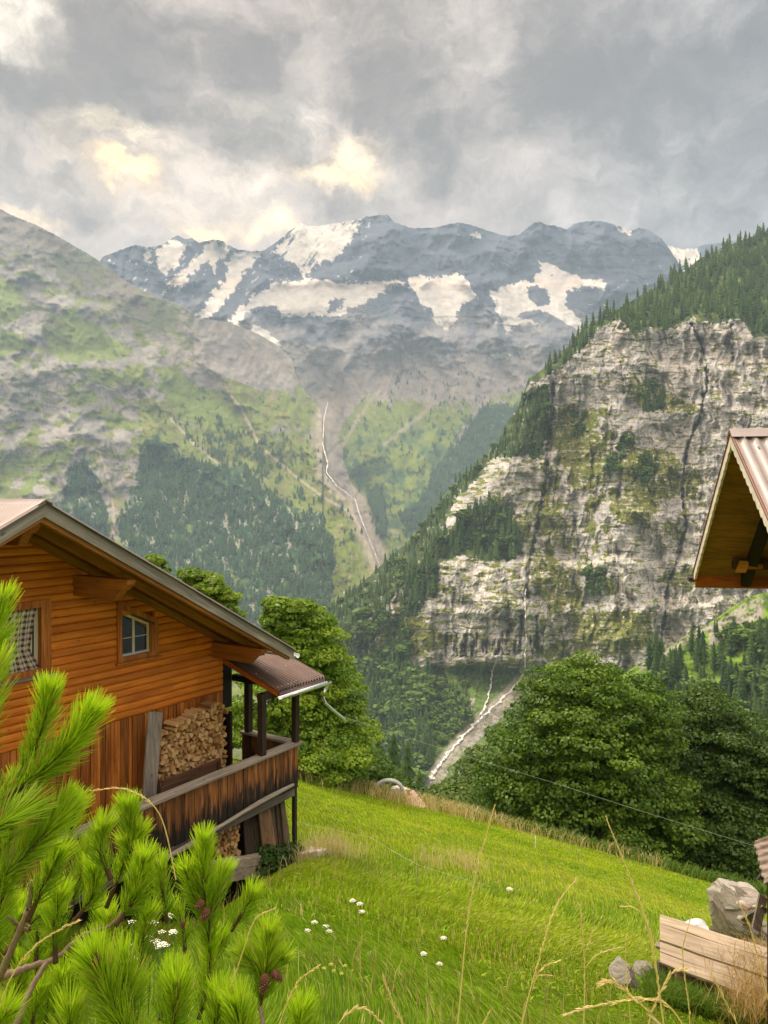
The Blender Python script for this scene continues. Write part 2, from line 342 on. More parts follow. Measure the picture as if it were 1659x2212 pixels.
LG = [[(98, 722), (150, 668), (196, 694), (275, 752), (262, 772), (180, 782), (120, 778)], [(-100, 590), (0, 600), (50, 622), (40, 650), (46, 690), (0, 700), (-100, 690)], [(-100, 700), (40, 720), (60, 750), (0, 775), (-100, 770)],
      [(330, 790), (380, 800), (420, 830), (500, 880), (520, 925), (470, 935), (400, 900), (345, 855)], [(210, 820), (270, 800), (320, 800), (300, 825), (225, 838)], [(230, 900), (260, 890), (300, 930), (235, 925)],
      [(160, 850), (210, 840), (205, 865), (170, 868)], [(0, 1000), (80, 985), (160, 960), (150, 1000), (60, 1010), (20, 1060), (-60, 1060)], [(40, 1050), (90, 1000), (85, 1040), (50, 1080)]]
LGS = [(330, 990), (345, 900), (380, 905), (460, 940), (540, 985), (600, 960), (640, 930), (690, 960), (702, 1030), (760, 1088), (790, 1160), (740, 1200), (690, 1130), (560, 1090), (470, 1010), (400, 985)]
LF = [[(312, 952), (330, 938), (352, 962), (400, 992), (470, 1005), (520, 1000), (566, 1050), (600, 1080), (690, 1110), (722, 1170), (715, 1300), (830, 1460), (200, 1460), (240, 1250), (262, 1190), (255, 1130), (290, 1060)], [(150, 1005), (190, 995), (215, 1040), (235, 1120), (255, 1230), (180, 1240), (120, 1120)], [(300, 1040), (330, 1000), (360, 1060), (300, 1100)]]
LTRACK = [[(290, 1010), (262, 1040), (240, 1058), (246, 1110), (244, 1160)], [(215, 975), (236, 1040), (240, 1060)], [(575, 975), (640, 1030), (700, 1075), (760, 1110), (792, 1165)], [(370, 905), (420, 960), (470, 1000)], [(450, 800), (520, 880), (560, 960)]]
def left_col(x, y, T):
    a = fbm(x / 80, y / 60, 5, 91, .55); b = fbm(x / 11, y / 11, 4, 92, .6); st = fbm(x / 70, (y + .1 * x) / 4, 3, 93, .6); vs = fbm(x / 5, y / 50, 3, 94, .6)
    col = lerp3((.19, .185, .175), (.29, .28, .265), sstep(a + .2 * b, -.2, .35)) * (1 + .16 * st + .13 * b + .12 * vs)[..., None]
    top = sstep(y - T, 130, 20) * sstep(x, 440, 300); col = lerp3(col, np.array((.15, .135, .115)) * (1 + .25 * b)[..., None], top * .9)
    scr = sstep(x + 50 * a, 300, 420) * sstep(y + 40 * b, 900, 760) * (y > T); col = lerp3(col, SCREE * .92 * (1 + .3 * b + .15 * st)[..., None], scr * .8)
    wx = x + 22 * fbm(x / 36, y / 30, 4, 95) + 6 * b; wy = y + 18 * fbm(x / 36, y / 30, 4, 96) + 5 * b
    gr = lerp3(ALP, (.20, .20, .08), sstep(fbm(x / 30, y / 30, 4, 97), 0, .4)) * .88
    g = multi(wx, wy, LG); g |= (x < 420) & (y < 1300) & (y > T + 60) & (fbm(x / 46, y / 22, 4, 98, .6) > .10)
    low = (x > 300 + 30 * a) & (y > 850 + 60 * a) & (b + a > -.38)
    g |= low | (inpoly(wx, wy, LGS) & (b > -.42)) | ((x > 480) & (y < 1000) & (y > T + 120) & (a > -.05))
    col = np.where(g[..., None], gr * (1 + .3 * b)[..., None], col)
    lgm = multi(wx, wy, LG) & (b > -.45); col = np.where(lgm[..., None], np.array((.15, .20, .045)) * (1 + .3 * b)[..., None], col)
    olive_top = (y < T + 90) & (x > 120) & (x < 420) & (a > .02); col = np.where(olive_top[..., None], (.15, .165, .10), col)  # olive patches close under the ridge
    f = multi(wx, wy, LF) & (b < .34) & (fbm(x / 30, y / 40, 4, 99, .6) < .30)
    f |= low & (fbm(x / 14, y / 14, 4, 100, .6) > .27)
    col = np.where(f[..., None], lerp3((.022, .055, .028), (.06, .12, .035), sstep(fbm(x / 13, y / 16, 4, 101), -.1, .4)) * (1.0 + .5 * b)[..., None], col)
    rk = f & (fbm(x / 15, y / 34, 4, 102, .6) + .35 * fbm(x / 4, y / 6, 2, 103) > .26) & (y > 1060); col = np.where(rk[..., None], np.array((.30, .28, .25)) * (1 + .5 * b)[..., None], col)
    for t in LTRACK:
        ds = dline(x + 5 * b, y + 3 * b, t); col = lerp3(col, TAN * .85, sstep(ds, 4.5, 1.5) * .8)
    ds = dline(x + 5 * b, y, STREAM); col = lerp3(col, TAN * (.8 + .4 * b)[..., None], sstep(ds, 34, 10) * .75)
    return np.clip(col, .012, .9)
sheet('left_mountain', np.arange(-240, 880, 2.0), left_top, lambda x: 0 * x + 1900 - 440 * sstep(x, 560, 760), left_depth, left_col, 700, mrock)
# ------------------------------------------------------------------ right mountain: the limestone cliff and its forests
R_SKY = [(600, 1400), (640, 1370), (690, 1335), (720, 1308), (760, 1275), (800, 1243), (840, 1205), (880, 1172), (920, 1120), (960, 1068), (990, 1040), (1020, 1008), (1050, 980), (1075, 955), (1100, 905), (1120, 880), (1135, 855), (1142, 815), (1165, 803), (1210, 765), (1250, 728), (1275, 698), (1320, 678), (1380, 640), (1430, 615), (1480, 585), (1510, 560), (1560, 535), (1600, 520), (1640, 505), (1680, 490), (1820, 430)]
CL_TOP = [(600, 1400), (1140, 830), (1180, 815), (1250, 760), (1290, 712), (1340, 690), (1370, 725), (1410, 710), (1450, 712), (1490, 690), (1540, 700), (1600, 690), (1630, 730), (1680, 725), (1820, 700)]
CRACKS = [([(1196, 830), (1192, 900), (1183, 960), (1178, 1040), (1165, 1110), (1150, 1180), (1140, 1240), (1138, 1290)], 9, 60), ([(1496, 700), (1512, 740), (1528, 790), (1526, 840), (1512, 900), (1482, 975), (1474, 1060), (1482, 1140), (1462, 1220), (1444, 1260), (1440, 1310), (1428, 1372)], 7, 55),
          ([(1128, 1330), (1126, 1370), (1120, 1408)], 7, 50), ([(1082, 1370), (1078, 1400), (1074, 1412)], 8, 50), ([(1052, 1385), (1050, 1412)], 6, 40), ([(998, 1392), (997, 1418)], 6, 45), ([(1020, 1395), (1020, 1415)], 4, 30), ([(1160, 1330), (1156, 1400)], 4, 30), ([(1210, 960), (1200, 1040), (1195, 1100)], 4, 25), ([(1100, 1300), (1096, 1340)], 4, 25), ([(1340, 780), (1348, 850)], 4, 20), ([(1580, 700), (1584, 780)], 5, 25), ([(940, 1250), (945, 1330)], 4, 20), ([(1230, 1060), (1250, 1180)], 4, 20)]
def right_top(x): return interp(x, R_SKY) + 1.5 * fbm(x / 10, x * 0, 3, 35)
def cl_top(x): return interp(x, CL_TOP) + 9 * fbm(x / 16, x * 0, 3, 36)
def right_depth(x, y, T, fine=True):
    ct = interp(x, CL_TOP)
    D = 1000 + np.maximum(1659 - x, -150) * .5
    D = D + 190 * np.clip((1450 - y) / 800, -.1, 1.4) + np.maximum(ct - y, 0) * 2.4
    # the long buttress edge on the left rolls away
    e = np.clip((95 - (y - T)) / 95, 0, 1) * sstep(x, 1190, 1060); D = D + 230 * e ** 1.6
    # ledges
    v = (1450 - y) / 700; ln = .12 * fbm(x / 130, y / 130, 4, 110)
    for c, wd_, am in ((1210, 12, 55), (1000, 16, 38), (880, 14, 38), (1300, 10, 26), (1120, 10, 22), (790, 12, 30)):
        D = D + am * (.5 - sstep(y + 40 * fbm(x / 120, y / 200, 3, 111 + c), c - wd_, c + wd_)) * (.6 + .6 * fbm(x / 90, y / 90, 2, 140 + c))
    # concave bay right of the tall crack, pillar left of it
    D = D - 70 * np.exp(-(((x - 1060) / 120) ** 2)) * sstep(y, 1180, 1260) * sstep(y, 1460, 1420) + 60 * np.exp(-(((x - 1230) / 60) ** 2)) * sstep(y, 830, 900)
    D = D - 60 * np.exp(-(((x - 1330) / 90) ** 2)) + 30 * np.exp(-(((x - 1440) / 50) ** 2))
    low = sstep(y, 1425, 1475 ) * 1.
    if fine:
        k = 1 - .75 * low
        wx = x + 14 * fbm(x / 34, y / 34, 3, 117); wy = y + 12 * fbm(x / 34, y / 34, 3, 118)
        D = D - 26 * k * fbm(wx / 66, wy / 110, 4, 112, .45, True)
        D = D - 6 * k * fbm(wx / 13, wy / 60, 3, 113, .5, True)
        D = D - 3.5 * k * fbm(wx / 110, wy / 8, 3, 114, .5) - 24 * k * fbm(wx / 30, wy / 260, 3, 134, .5, True)
        D = D - 1.3 * k * fbm(x / 26, y / 3.2, 2, 115, .6)
        D = D - 2.2 * fbm(x / 4, y / 4.5, 3, 116, .6)
        cr = 7 * fbm(x / 9, y / 16, 4, 119, .6); cw = .35 + 1.1 * np.clip(.5 + fbm(x / 50, y / 26, 3, 133), 0, 1)
        for pts, wd_, am in CRACKS: D = D + am * .42 * cw * sstep(dline(x + cr, y, pts), wd_ * .7 * cw, wd_ * .1 * cw)
        over = inpoly(x, y, [(960, 1372), (1180, 1352), (1180, 1412), (960, 1420)]); D = D + 18 * over * sstep(fbm(x / 11, y / 60, 3, 120), .0, .22)
    # below the cliff the slope comes forward to the valley
    D = D - np.maximum(y - 1435, 0) * (1.05 + .25 * sstep(x, 1150, 900))
    # fold of the stream bed
    return np.maximum(D, 420)
RG = [[(1208, 880), (1240, 872), (1262, 905), (1312, 960), (1306, 1052), (1262, 1040), (1215, 1010), (1195, 960)], [(1352, 812), (1392, 822), (1440, 850), (1500, 868), (1512, 890), (1440, 892), (1388, 885), (1360, 850)], [(1372, 968), (1440, 968), (1474, 1000), (1470, 1070), (1400, 1082), (1350, 1060), (1330, 1010), (1352, 940)],
      [(1480, 1018), (1514, 1015), (1510, 1075), (1478, 1085)], [(1230, 1322), (1330, 1318), (1410, 1320), (1410, 1402), (1320, 1420), (1240, 1400)], [(1120, 1110), (1150, 1125), (1148, 1160), (1110, 1165)], [(1160, 1180), (1230, 1240), (1260, 1290), (1200, 1330), (1160, 1280)], [(1270, 1130), (1290, 1128), (1286, 1150), (1272, 1148)],
      [(860, 1330), (905, 1330), (960, 1370), (1000, 1380), (900, 1420), (830, 1410), (810, 1370)], [(1085, 1290), (1110, 1290), (1120, 1312), (1080, 1318)], [(780, 1440), (1110, 1430), (1150, 1430), (1190, 1440), (1130, 1500), (1040, 1600), (960, 1680), (760, 1800), (700, 1700), (760, 1480)],
      [(930, 1262), (985, 1262), (980, 1280), (930, 1282)], [(1430, 1130), (1480, 1130), (1470, 1160), (1430, 1160)], [(1320, 1050), (1420, 1090), (1400, 1140), (1320, 1120)], [(1170, 1090), (1210, 1080), (1230, 1140), (1180, 1160)], [(1400, 1250), (1500, 1225), (1560, 1260), (1480, 1270)]]
RF_DARK = [[(1145, 845), (1180, 850), (1190, 930), (1165, 990), (1110, 985), (1060, 992), (1030, 1040), (985, 1075), (975, 1110), (940, 1170), (905, 1200), (880, 1250), (840, 1300), (800, 1400), (760, 1410), (560, 1480), (560, 1380), (690, 1310), (800, 1215), (900, 1110), (1000, 1000), (1090, 890)], [(900, 1190), (930, 1180), (985, 1130), (1035, 1105), (1060, 1075), (1100, 1110), (1128, 1150), (1120, 1205), (1050, 1215), (1000, 1200), (950, 1215), (940, 1280), (900, 1330), (860, 1330)]]
R_STREAM = [(1135, 1445), (1122, 1470), (1095, 1500), (1060, 1532), (1030, 1560), (1000, 1590), (975, 1620), (950, 1650), (928, 1685)]
def right_col(x, y, T):
    ct = cl_top(x)
    a = fbm(x / 60, y / 60, 5, 121, .55); b = fbm(x / 9, y / 9, 4, 122, .6); st = fbm(x / 60, y / 3.6, 3, 123, .6); vs = fbm(x / 5.5, y / 60, 4, 124, .6); c = fbm(x / 24, y / 24, 4, 130, .6)
    col = lerp3((.38, .38, .375), (.55, .54, .505), sstep(a + .35 * c + .2 * st, -.35, .4))
    col = lerp3(col, (.55, .47, .35), sstep(c + .5 * b + .35 * vs, .22, .6) * .65)            # tan stains
    col = lerp3(col, (.26, .26, .26), sstep(vs + .45 * a, .2, .6) * .5)                   # dark water streaks
    col = col * (1 + .22 * st + .24 * b)[..., None]
    wx = x + 18 * fbm(x / 26, y / 22, 4, 125) + 6 * b; wy = y + 12 * fbm(x / 26, y / 22, 4, 126) + 5 * b
    gr = lerp3((.15, .18, .035), (.24, .235, .06), sstep(fbm(x / 14, y / 9, 4, 127), -.1, .4))
    g = multi(wx, wy, RG) & (st + b < .30)
    g |= (fbm(x / 34, y / 9, 5, 128, .6) + .1 * sstep(x, 1250, 1150) > .20) & (y > ct)
    g |= (fbm(x / 30, y / 46, 4, 131, .6) > .12) & (x > 1150) & (x < 1330) & (y > 880)
    col = np.where(g[..., None], gr * (1 + .45 * b)[..., None], col)
    fo = (y < ct + 10 * b) | (multi(wx, wy, RF_DARK) & (b < .36))
    col = np.where(fo[..., None], lerp3((.045, .075, .025), (.12, .16, .04), sstep(fbm(x / 22, y / 16, 4, 129), -.1, .4)) * (1 + .4 * b)[..., None], col)
    lowg = (y > 1440 + 10 * a) & (b > -.3); col = np.where(lowg[..., None], lerp3((.11, .18, .035), (.05, .09, .025), sstep(a + b, -.2, .3)), col)
    fan = inpoly(wx, y, [(1165, 1440), (1195, 1440), (1135, 1505), (1062, 1572), (990, 1640), (950, 1690), (905, 1720), (925, 1675), (985, 1605), (1060, 1530), (1120, 1470)])
    col = np.where(fan[..., None], lerp3((.27, .26, .23), (.14, .17, .06), sstep(a + b, .0, .35)) * (1 + .5 * b)[..., None], col)
    ds = dline(x + 4 * b, y, R_STREAM); col = lerp3(col, np.array((.33, .30, .27)), sstep(ds, 16, 6) * .8)
    sc2 = inpoly(wx, wy, [(1020, 1510), (1035, 1512), (990, 1580), (978, 1580)]); col = np.where(sc2[..., None], (.33, .30, .26), col)
    for pts, wd_, am in CRACKS: col = lerp3(col, np.array((.10, .10, .10)), sstep(dline(x + 7 * fbm(x / 9, y / 16, 4, 119, .6), y, pts), wd_ * .6, wd_ * .1) * .22)
    return np.clip(col, .012, .8)
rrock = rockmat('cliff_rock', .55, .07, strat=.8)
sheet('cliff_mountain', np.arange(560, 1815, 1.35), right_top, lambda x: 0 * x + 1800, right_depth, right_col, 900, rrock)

# grassy shoulder below the cliff, on the right
K_SKY = [(1250, 1560), (1320, 1490), (1380, 1434), (1410, 1418), (1440, 1402), (1480, 1376), (1520, 1353), (1570, 1322), (1610, 1293), (1640, 1283), (1680, 1276), (1860, 1250)]
def knoll_top(x): return interp(x, K_SKY)
def knoll_depth(x, y, T): return 640 - (y - T) * .42 - 10 * fbm(x / 40, y / 40, 4, 150, .5) - 3 * fbm(x / 6, y / 6, 3, 151)
def knoll_col(x, y, T):
    b = fbm(x / 10, y / 8, 4, 152, .6); a = fbm(x / 40, y / 30, 4, 153)
    col = lerp3((.16, .27, .03), (.10, .17, .03), sstep(a + .3 * b, -.2, .4)) * (1 + .3 * b)[..., None]
    e = y - T; s = (e > 8) & (e < 55) & (x > 1530) & (x < 1650) & (b + a < .30); s |= (e > 4 + 6 * b) & (e < 16) & (x > 1380) & (x < 1540)
    return np.clip(np.where(s[..., None], np.array((.30, .29, .24)) * (1 + .5 * b)[..., None], col), .01, .8)
sheet('grassy_shoulder', np.arange(1240, 1860, 2.5), knoll_top, lambda x: 0 * x + 2100, knoll_depth, knoll_col, 260, rockmat('shoulder_ground', .5, .15))

# ------------------------------------------------------------------ water
def watermat():
    m = bpy.data.materials.new('white_water'); m.use_nodes = True; N = NT(m.node_tree); b = m.node_tree.nodes['Principled BSDF']
    tc = N.n('ShaderNodeTexCoord'); n = N.noise(tc.outputs['Object'], .25, 6, .7)
    N.put(b.inputs['Base Color'], N.mix(N.ss(n, .35, .6), (.48, .49, .48), (.76, .76, .75))); b.inputs['Roughness'].default_value = .4
    return m
wmat = watermat()
def ribbon(name, pts, widths, depth, off, seed, split=0., thick=.6):
    """a run of water laid on its rock: a braided strip with thickness"""
    P = []; n = 0
    pts = np.array(pts, float); seg = np.hypot(*np.diff(pts, axis=0).T); s = np.r_[0, np.cumsum(seg)]
    tt = np.arange(0, s[-1], 2.2); x = np.interp(tt, s, pts[:, 0]); y = np.interp(tt, s, pts[:, 1]); wv = np.interp(tt, s, widths)
    x = x + wv * .5 * fbm(tt / 11, tt * 0, 3, seed); V = []; Fq = []
    for strand in range(3 if split else 1):
        sx = x + (strand - 1) * wv * split * fbm(tt / 17, tt * 0 + strand * 3, 3, seed + 5) * 2 if split else x
        sw = wv * (.35 if split else .5) * np.clip(.6 + 1.5 * fbm(tt / 7, tt * 0 + strand * 5, 3, seed + 9), .12, 1.4)
        b0 = len(V)
        for k in range(len(tt)):
            D = float(depth(np.array([sx[k]]), np.array([y[k]]), np.array([0.]))[0]) - off
            for q in (-1, 0, 1): V.append(at(sx[k] + q * sw[k], y[k], D - (thick if q == 0 else 0)))
            if k:
                for q in (0, 1): i = b0 + 3 * (k - 1) + q; Fq.append((i, i + 1, i + 4, i + 3))
    return tag(link(name, npmesh(name, [tuple(v) for v in V], Fq), wmat), kind='structure')
rd = lambda x, y, T: right_depth(x, y, interp(x, R_SKY), False)
def rnear(x, y, T):
    d0 = right_depth(x, y, interp(x, R_SKY)); return d0
ribbon('waterfall', [(1136, 1272), (1133, 1300), (1136, 1330), (1134, 1352), (1137, 1380), (1134, 1410), (1134, 1445)], [2.2, 3.4, 3, 3.6, 3, 4, 5], lambda x, y, T: np.minimum(rnear(x, y, T), rnear(x - 6, y, T)) , 4, 3, .5)
ribbon('waterfall', [(1074, 1408), (1072, 1425), (1064, 1450), (1060, 1480), (1054, 1510), (1038, 1545)], [2.5, 4, 4, 4, 3.5, 5], rnear, 6, 13, .9)
ribbon('mountain_stream', R_STREAM, [5, 5, 6, 7, 8, 9, 9, 9, 10], rnear, 5, 23, .8)
ribbon('mountain_stream', STREAM, [1.6, 2, 2.4, 2.6, 2.6, 3, 2.6, 2, 1.5, 1, .6], lambda x, y, T: np.minimum(left_depth(x, y, interp(x, LEFT_SKY)), massif_depth(x, y, 0)), 25, 43, .6, 3)

# ------------------------------------------------------------------ conifers
def spruce(seed, tiers=8, k=9, slim=.19, bare=.06):
    """unit-height spruce: drooping ragged skirts round a stem"""
    r = np.random.default_rng(seed); V = []; Fq = []
    for t in range(tiers):
        f = t / tiers; z1 = bare + (1 - bare) * (f + 1.55 / tiers); z0 = bare + (1 - bare) * f - .015; rad = slim * (1 - f) ** .82 + .012
        z1 = min(z1, 1.0) if t == tiers - 1 else min(z1, 1.0)
        b = len(V); V.append((0, 0, z1)); a0 = r.random() * 6
        for j in range(2 * k):
            q = a0 + j * math.pi / k; rr = rad * (1.0 if j % 2 == 0 else .45) * (.7 + .6 * r.random()); V.append((rr * math.cos(q), rr * math.sin(q), z0 + (0 if j % 2 == 0 else .03) + .02 * r.normal() * (1 - f)))
        for j in range(2 * k): Fq.append((b, b + 1 + j, b + 1 + (j + 1) % (2 * k)))
    b = len(V)
    for j in range(3): q = j * 2.1; V.append((.014 * math.cos(q), .014 * math.sin(q), -.15)); V.append((.012 * math.cos(q), .012 * math.sin(q), .5))
    for j in range(3): i = b + 2 * j; n = b + 2 * ((j + 1) % 3); Fq.append((i, n, n + 1)); Fq.append((i, n + 1, i + 1))
    return np.array(V), np.array(Fq)
def ball(seed):
    """unit-height round broadleaf crown, ragged"""
    r = np.random.default_rng(seed); V = []; Fq = []
    for c in range(26):
        u = r.normal(size=3); u /= np.linalg.norm(u); cc = np.array((0, 0, .55)) + u * np.array((.27, .27, .33)) * (.6 + .4 * r.random()); s = .10 + .07 * r.random()
        for j in range(10):
            n = r.normal(size=3); n /= np.linalg.norm(n); p = cc + n * s; e = np.cross(n, r.normal(size=3)); e /= np.linalg.norm(e); f = np.cross(n, e); q = s * .62
            b = len(V); V += [p + e * q, p + f * q * .9, p - e * q - n * .03, p - f * q]; Fq += [(b, b + 1, b + 2), (b, b + 2, b + 3)]
    b = len(V)
    for j in range(3): q = j * 2.1; V.append((.025 * math.cos(q), .025 * math.sin(q), -.15)); V.append((.02 * math.cos(q), .02 * math.sin(q), .5))
    for j in range(3): i = b + 2 * j; n = b + 2 * ((j + 1) % 3); Fq.append((i, n, n + 1)); Fq.append((i, n + 1, i + 1))
    return np.array(V), np.array(Fq)
def treemat(name, c1, c2, var=.35):
    m = bpy.data.materials.new(name); m.use_nodes = True; N = NT(m.node_tree); b = m.node_tree.nodes['Principled BSDF']
    oi = N.n('ShaderNodeObjectInfo'); tc = N.n('ShaderNodeNewGeometry')
    n = N.noise(tc.outputs['Position'], .09, 4, .7); f = N.m('ADD', N.m('MULTIPLY', n, 1.5), N.m('MULTIPLY', oi.outputs['Random'], var))
    N.put(b.inputs['Base Color'], N.mix(N.ss(f, .55, 1.25, 0., 1., False), c1, c2)); b.inputs['Roughness'].default_value = .85; b.inputs['Specular IOR Level'].default_value = .1
    return m
smat = treemat('spruce_needles', (.012, .036, .014), (.060, .11, .026), .5); bmat_ = treemat('broadleaf_foliage', (.05, .105, .02), (.13, .21, .04))
SPR = [spruce(s, 8 + s % 3, 8, .15 + .02 * (s % 4)) for s in range(6)]; SPRLO = [spruce(s + 20, 5, 5, .17) for s in range(4)]; BALL = [ball(s) for s in range(4)]
SPM = [npmesh('spruce', v, f) for v, f in SPR]; BAM = [npmesh('broadleaf_tree', v, f) for v, f in BALL]
for m_ in SPM: m_.materials.append(smat)
for m_ in BAM: m_.materials.append(bmat_)
def inside(poly, n, seed, warp=6, dens=None):
    r = np.random.default_rng(seed); a = np.array(poly, float); lo, hi = a.min(0), a.max(0)
    p = lo + (hi - lo) * r.random((n, 2)); k = inpoly(p[:, 0] + warp * fbm(p[:, 0] / 9, p[:, 1] / 9, 2, seed), p[:, 1], poly)
    p = p[k]
    if dens is not None: p = p[fbm(p[:, 0] / dens[0], p[:, 1] / dens[0], 3, seed + 1) > dens[1]]
    return p
ALLT = []     # px, py, D, height m, species, region
def scatter(poly, n, hm, fn, region, seed, sp=0., warp=6, dens=None, lift=0.):
    p = inside(poly, n, seed, warp, dens); r = np.random.default_rng(seed + 99)
    if not len(p): return
    D = fn(p[:, 0], p[:, 1])
    for (x, y), d_ in zip(p, D):
        ALLT.append((x, y, d_, hm * (.5 + .85 * r.random() ** 1.2), 1 if r.random() < sp else 0, region, r.random()))
rfn = lambda x, y: right_depth(x, y, interp(x, R_SKY)) - 2
RIDGE = [(1275, 700), (1320, 676), (1380, 640), (1430, 612), (1480, 585), (1510, 560), (1560, 538), (1600, 522), (1700, 490), (1760, 480), (1760, 720), (1650, 728), (1600, 690), (1560, 690), (1500, 682), (1450, 712), (1430, 722), (1400, 706), (1370, 722), (1340, 692), (1290, 712)]
scatter(RIDGE, 1500, 25, rfn, 0, 1, 0., 4)
scatter([(1165, 806), (1215, 764), (1250, 730), (1275, 700), (1290, 716), (1250, 770), (1215, 790), (1170, 815)], 260, 22, rfn, 1, 2)
scatter([(680, 1340), (800, 1243), (880, 1172), (920, 1120), (985, 1042), (1020, 1008), (1060, 975), (1095, 915), (1135, 856), (1180, 860), (1180, 940), (1160, 985), (1110, 990), (1060, 995), (1020, 1045), (990, 1080), (975, 1110), (940, 1170), (905, 1205), (880, 1260), (840, 1310), (800, 1400), (760, 1440), (640, 1440)], 3600, 19, rfn, 2, 3, .12, 6)
scatter(RF_DARK[1], 620, 26, rfn, 3, 4, .03, 5)
scatter([(1362, 835), (1400, 830), (1442, 862), (1430, 892), (1388, 890)], 60, 20, rfn, 4, 5, .3)
scatter([(1308, 1030), (1320, 990), (1345, 945), (1358, 955), (1335, 1025)], 60, 18, rfn, 4, 6, .5)
scatter([(1255, 1235), (1312, 1240), (1305, 1295), (1268, 1290)], 60, 17, rfn, 4, 7, .6)
scatter([(1380, 990), (1420, 985), (1415, 1060), (1380, 1050)], 40, 14, rfn, 4, 8, .6)
scatter([(1235, 890), (1262, 900), (1270, 940), (1240, 950)], 40, 13, rfn, 4, 9, .7)
scatter([(1150, 840), (1185, 845), (1190, 900), (1160, 900)], 50, 15, rfn, 4, 10, .4)
scatter([(770, 1440), (870, 1415), (905, 1450), (935, 1470), (925, 1580), (935, 1640), (900, 1700), (760, 1720)], 900, 27, rfn, 5, 11, .22, 8)
scatter([(830, 1330), (880, 1340), (890, 1400), (820, 1430), (780, 1420)], 130, 20, rfn, 5, 12, .2)
scatter([(930, 1480), (1010, 1470), (1020, 1560), (970, 1600), (930, 1640)], 130, 15, rfn, 5, 13, .7)
kfn = lambda x, y: knoll_depth(x, y, interp(x, K_SKY)) - 1
scatter([(1400, 1440), (1450, 1420), (1500, 1400), (1560, 1410), (1620, 1390), (1760, 1390), (1760, 1680), (1440, 1680)], 330, 21, kfn, 6, 14, .12, 8)
scatter([(1540, 1365), (1700, 1340), (1700, 1400), (1560, 1400)], 60, 11, kfn, 6, 15, .6)
# individuals: the 300 that show largest; all others one far-off mass
ALLT.sort(key=lambda t: -t[3] / t[2] * (1 if -20 < t[0] < 1670 and not (t[0] > 1100 and t[1] - t[3] * F / t[2] > 1475) else .01))
REG = [('dark spruce in the forest on the ridge above the right cliff', 'spruces along the ridge above the cliff'), ('small spruce on the sloping rim at the cliff top', 'spruces on the rim of the cliff'),
       ('slim spruce on the long wooded flank left of the grey cliff', 'spruces on the flank left of the cliff'), ('tall spruce in the dark clump on the ledge halfway up the cliff', 'spruces on the cliff ledge'),
       ('small tree clinging to a grassy ledge of the grey cliff', 'trees on the ledges of the cliff'), ('tree on the wooded slope at the cliff foot', 'trees at the foot of the cliff'), ('dark spruce on the slope below the grassy shoulder at right', 'spruces below the grassy shoulder')]
NIND = {0: 0, 1: 0}
rest = []
for t in ALLT:
    x, y, D, h, sp, reg, rr = t
    if NIND[sp] < (290, 160)[sp] and -20 < x < 1690:
        me = (BAM if sp else SPM)[int(rr * 1000) % (4 if sp else 6)]; o = link('broadleaf_tree' if sp else 'spruce', me)
        o.location = at(x, y, D); o.scale = (h * (1.5 if sp else 1.1), h * (1.5 if sp else 1.1), h * (.8 if sp else 1)); o.rotation_euler = (.03 * math.sin(rr * 50), .03 * math.cos(rr * 70), rr * 6.3)
        lb, gp = REG[reg]
        BX = {0: (1430, 1560), 1: (1190, 1235), 2: (850, 1020), 3: (985, 1060), 4: (1300, 1370), 5: (820, 880), 6: (1500, 1590)}[reg]
        lb += (', left part', ', middle part', ', right part')[(x > BX[0]) + (x > BX[1])]
        if sp: lb = lb.replace('dark spruce', 'rounded leafy tree').replace('small spruce', 'rounded leafy tree').replace('slim spruce', 'rounded leafy tree').replace('tall spruce', 'rounded leafy tree').replace('tree in the wooded', 'rounded leafy tree in the wooded').replace('small tree', 'rounded leafy tree').replace('tree on the wooded', 'rounded leafy tree on the wooded').replace('rounded leafy rounded', 'rounded'); gp = 'leafy ' + gp.replace('spruces', 'trees')
        tag(o, lb, 'tree', gp); NIND[sp] += 1
    else: rest.append(t)
def mass(name, L, src, mat, seed):
    Vs, Fs, n = [], [], 0; r = np.random.default_rng(seed)
    for x, y, D, h, rr, wd_ in L:
        v, f = src[int(rr * 997) % len(src)]; a = rr * 6.28; ca, sa = math.cos(a), math.sin(a); p = at(x, y, D)
        q = np.empty_like(v); q[:, 0] = (v[:, 0] * ca - v[:, 1] * sa) * h * wd_ + p.x; q[:, 1] = (v[:, 0] * sa + v[:, 1] * ca) * h * wd_ + p.y; q[:, 2] = v[:, 2] * h + p.z
        Vs.append(q); Fs.append(f + n); n += len(v)
    return tag(link(name, npmesh(name, np.concatenate(Vs), np.concatenate(Fs)), mat), kind='stuff')
mass('spruce_forest', [(x, y, D, h, rr, 1.1) for x, y, D, h, sp, g, rr in rest if not sp], SPRLO + SPR[:2], smat, 1)
mass('leafy_forest', [(x, y, D, h * .8, rr, 1.7) for x, y, D, h, sp, g, rr in rest if sp], BALL, bmat_, 2)
# far forests across the valley
FAR = []
def far(polys, n, hm, fn, seed, dens=None):
    for k, p in enumerate(polys):
        q = inside(p, n, seed + k, 8, dens)
        if len(q): FAR.extend((x, y, d_, hm * (.7 + .6 * a), a, 1.5) for (x, y), d_, a in zip(q, fn(q[:, 0], q[:, 1]), np.random.default_rng(seed).random(len(q))))
lfn = lambda x, y: left_depth(x, y, interp(x, LEFT_SKY)) - 4
far([LF[0]], 7000, 25, lfn, 200, (26, -.10)); far(LF[1:], 900, 24, lfn, 210, (26, -.0)); far([LGS, [(340, 900), (480, 900), (700, 1100), (600, 1090)], [(400, 940), (620, 930), (640, 1000), (560, 1060)]], 1500, 20, lfn, 220, (22, .12))
mfn = lambda x, y: massif_depth(x, y, 0) - 8
far(PINES1, 1300, 28, mfn, 230, (30, -.2)); far([ALPS], 1800, 24, mfn, 240, (22, .16))
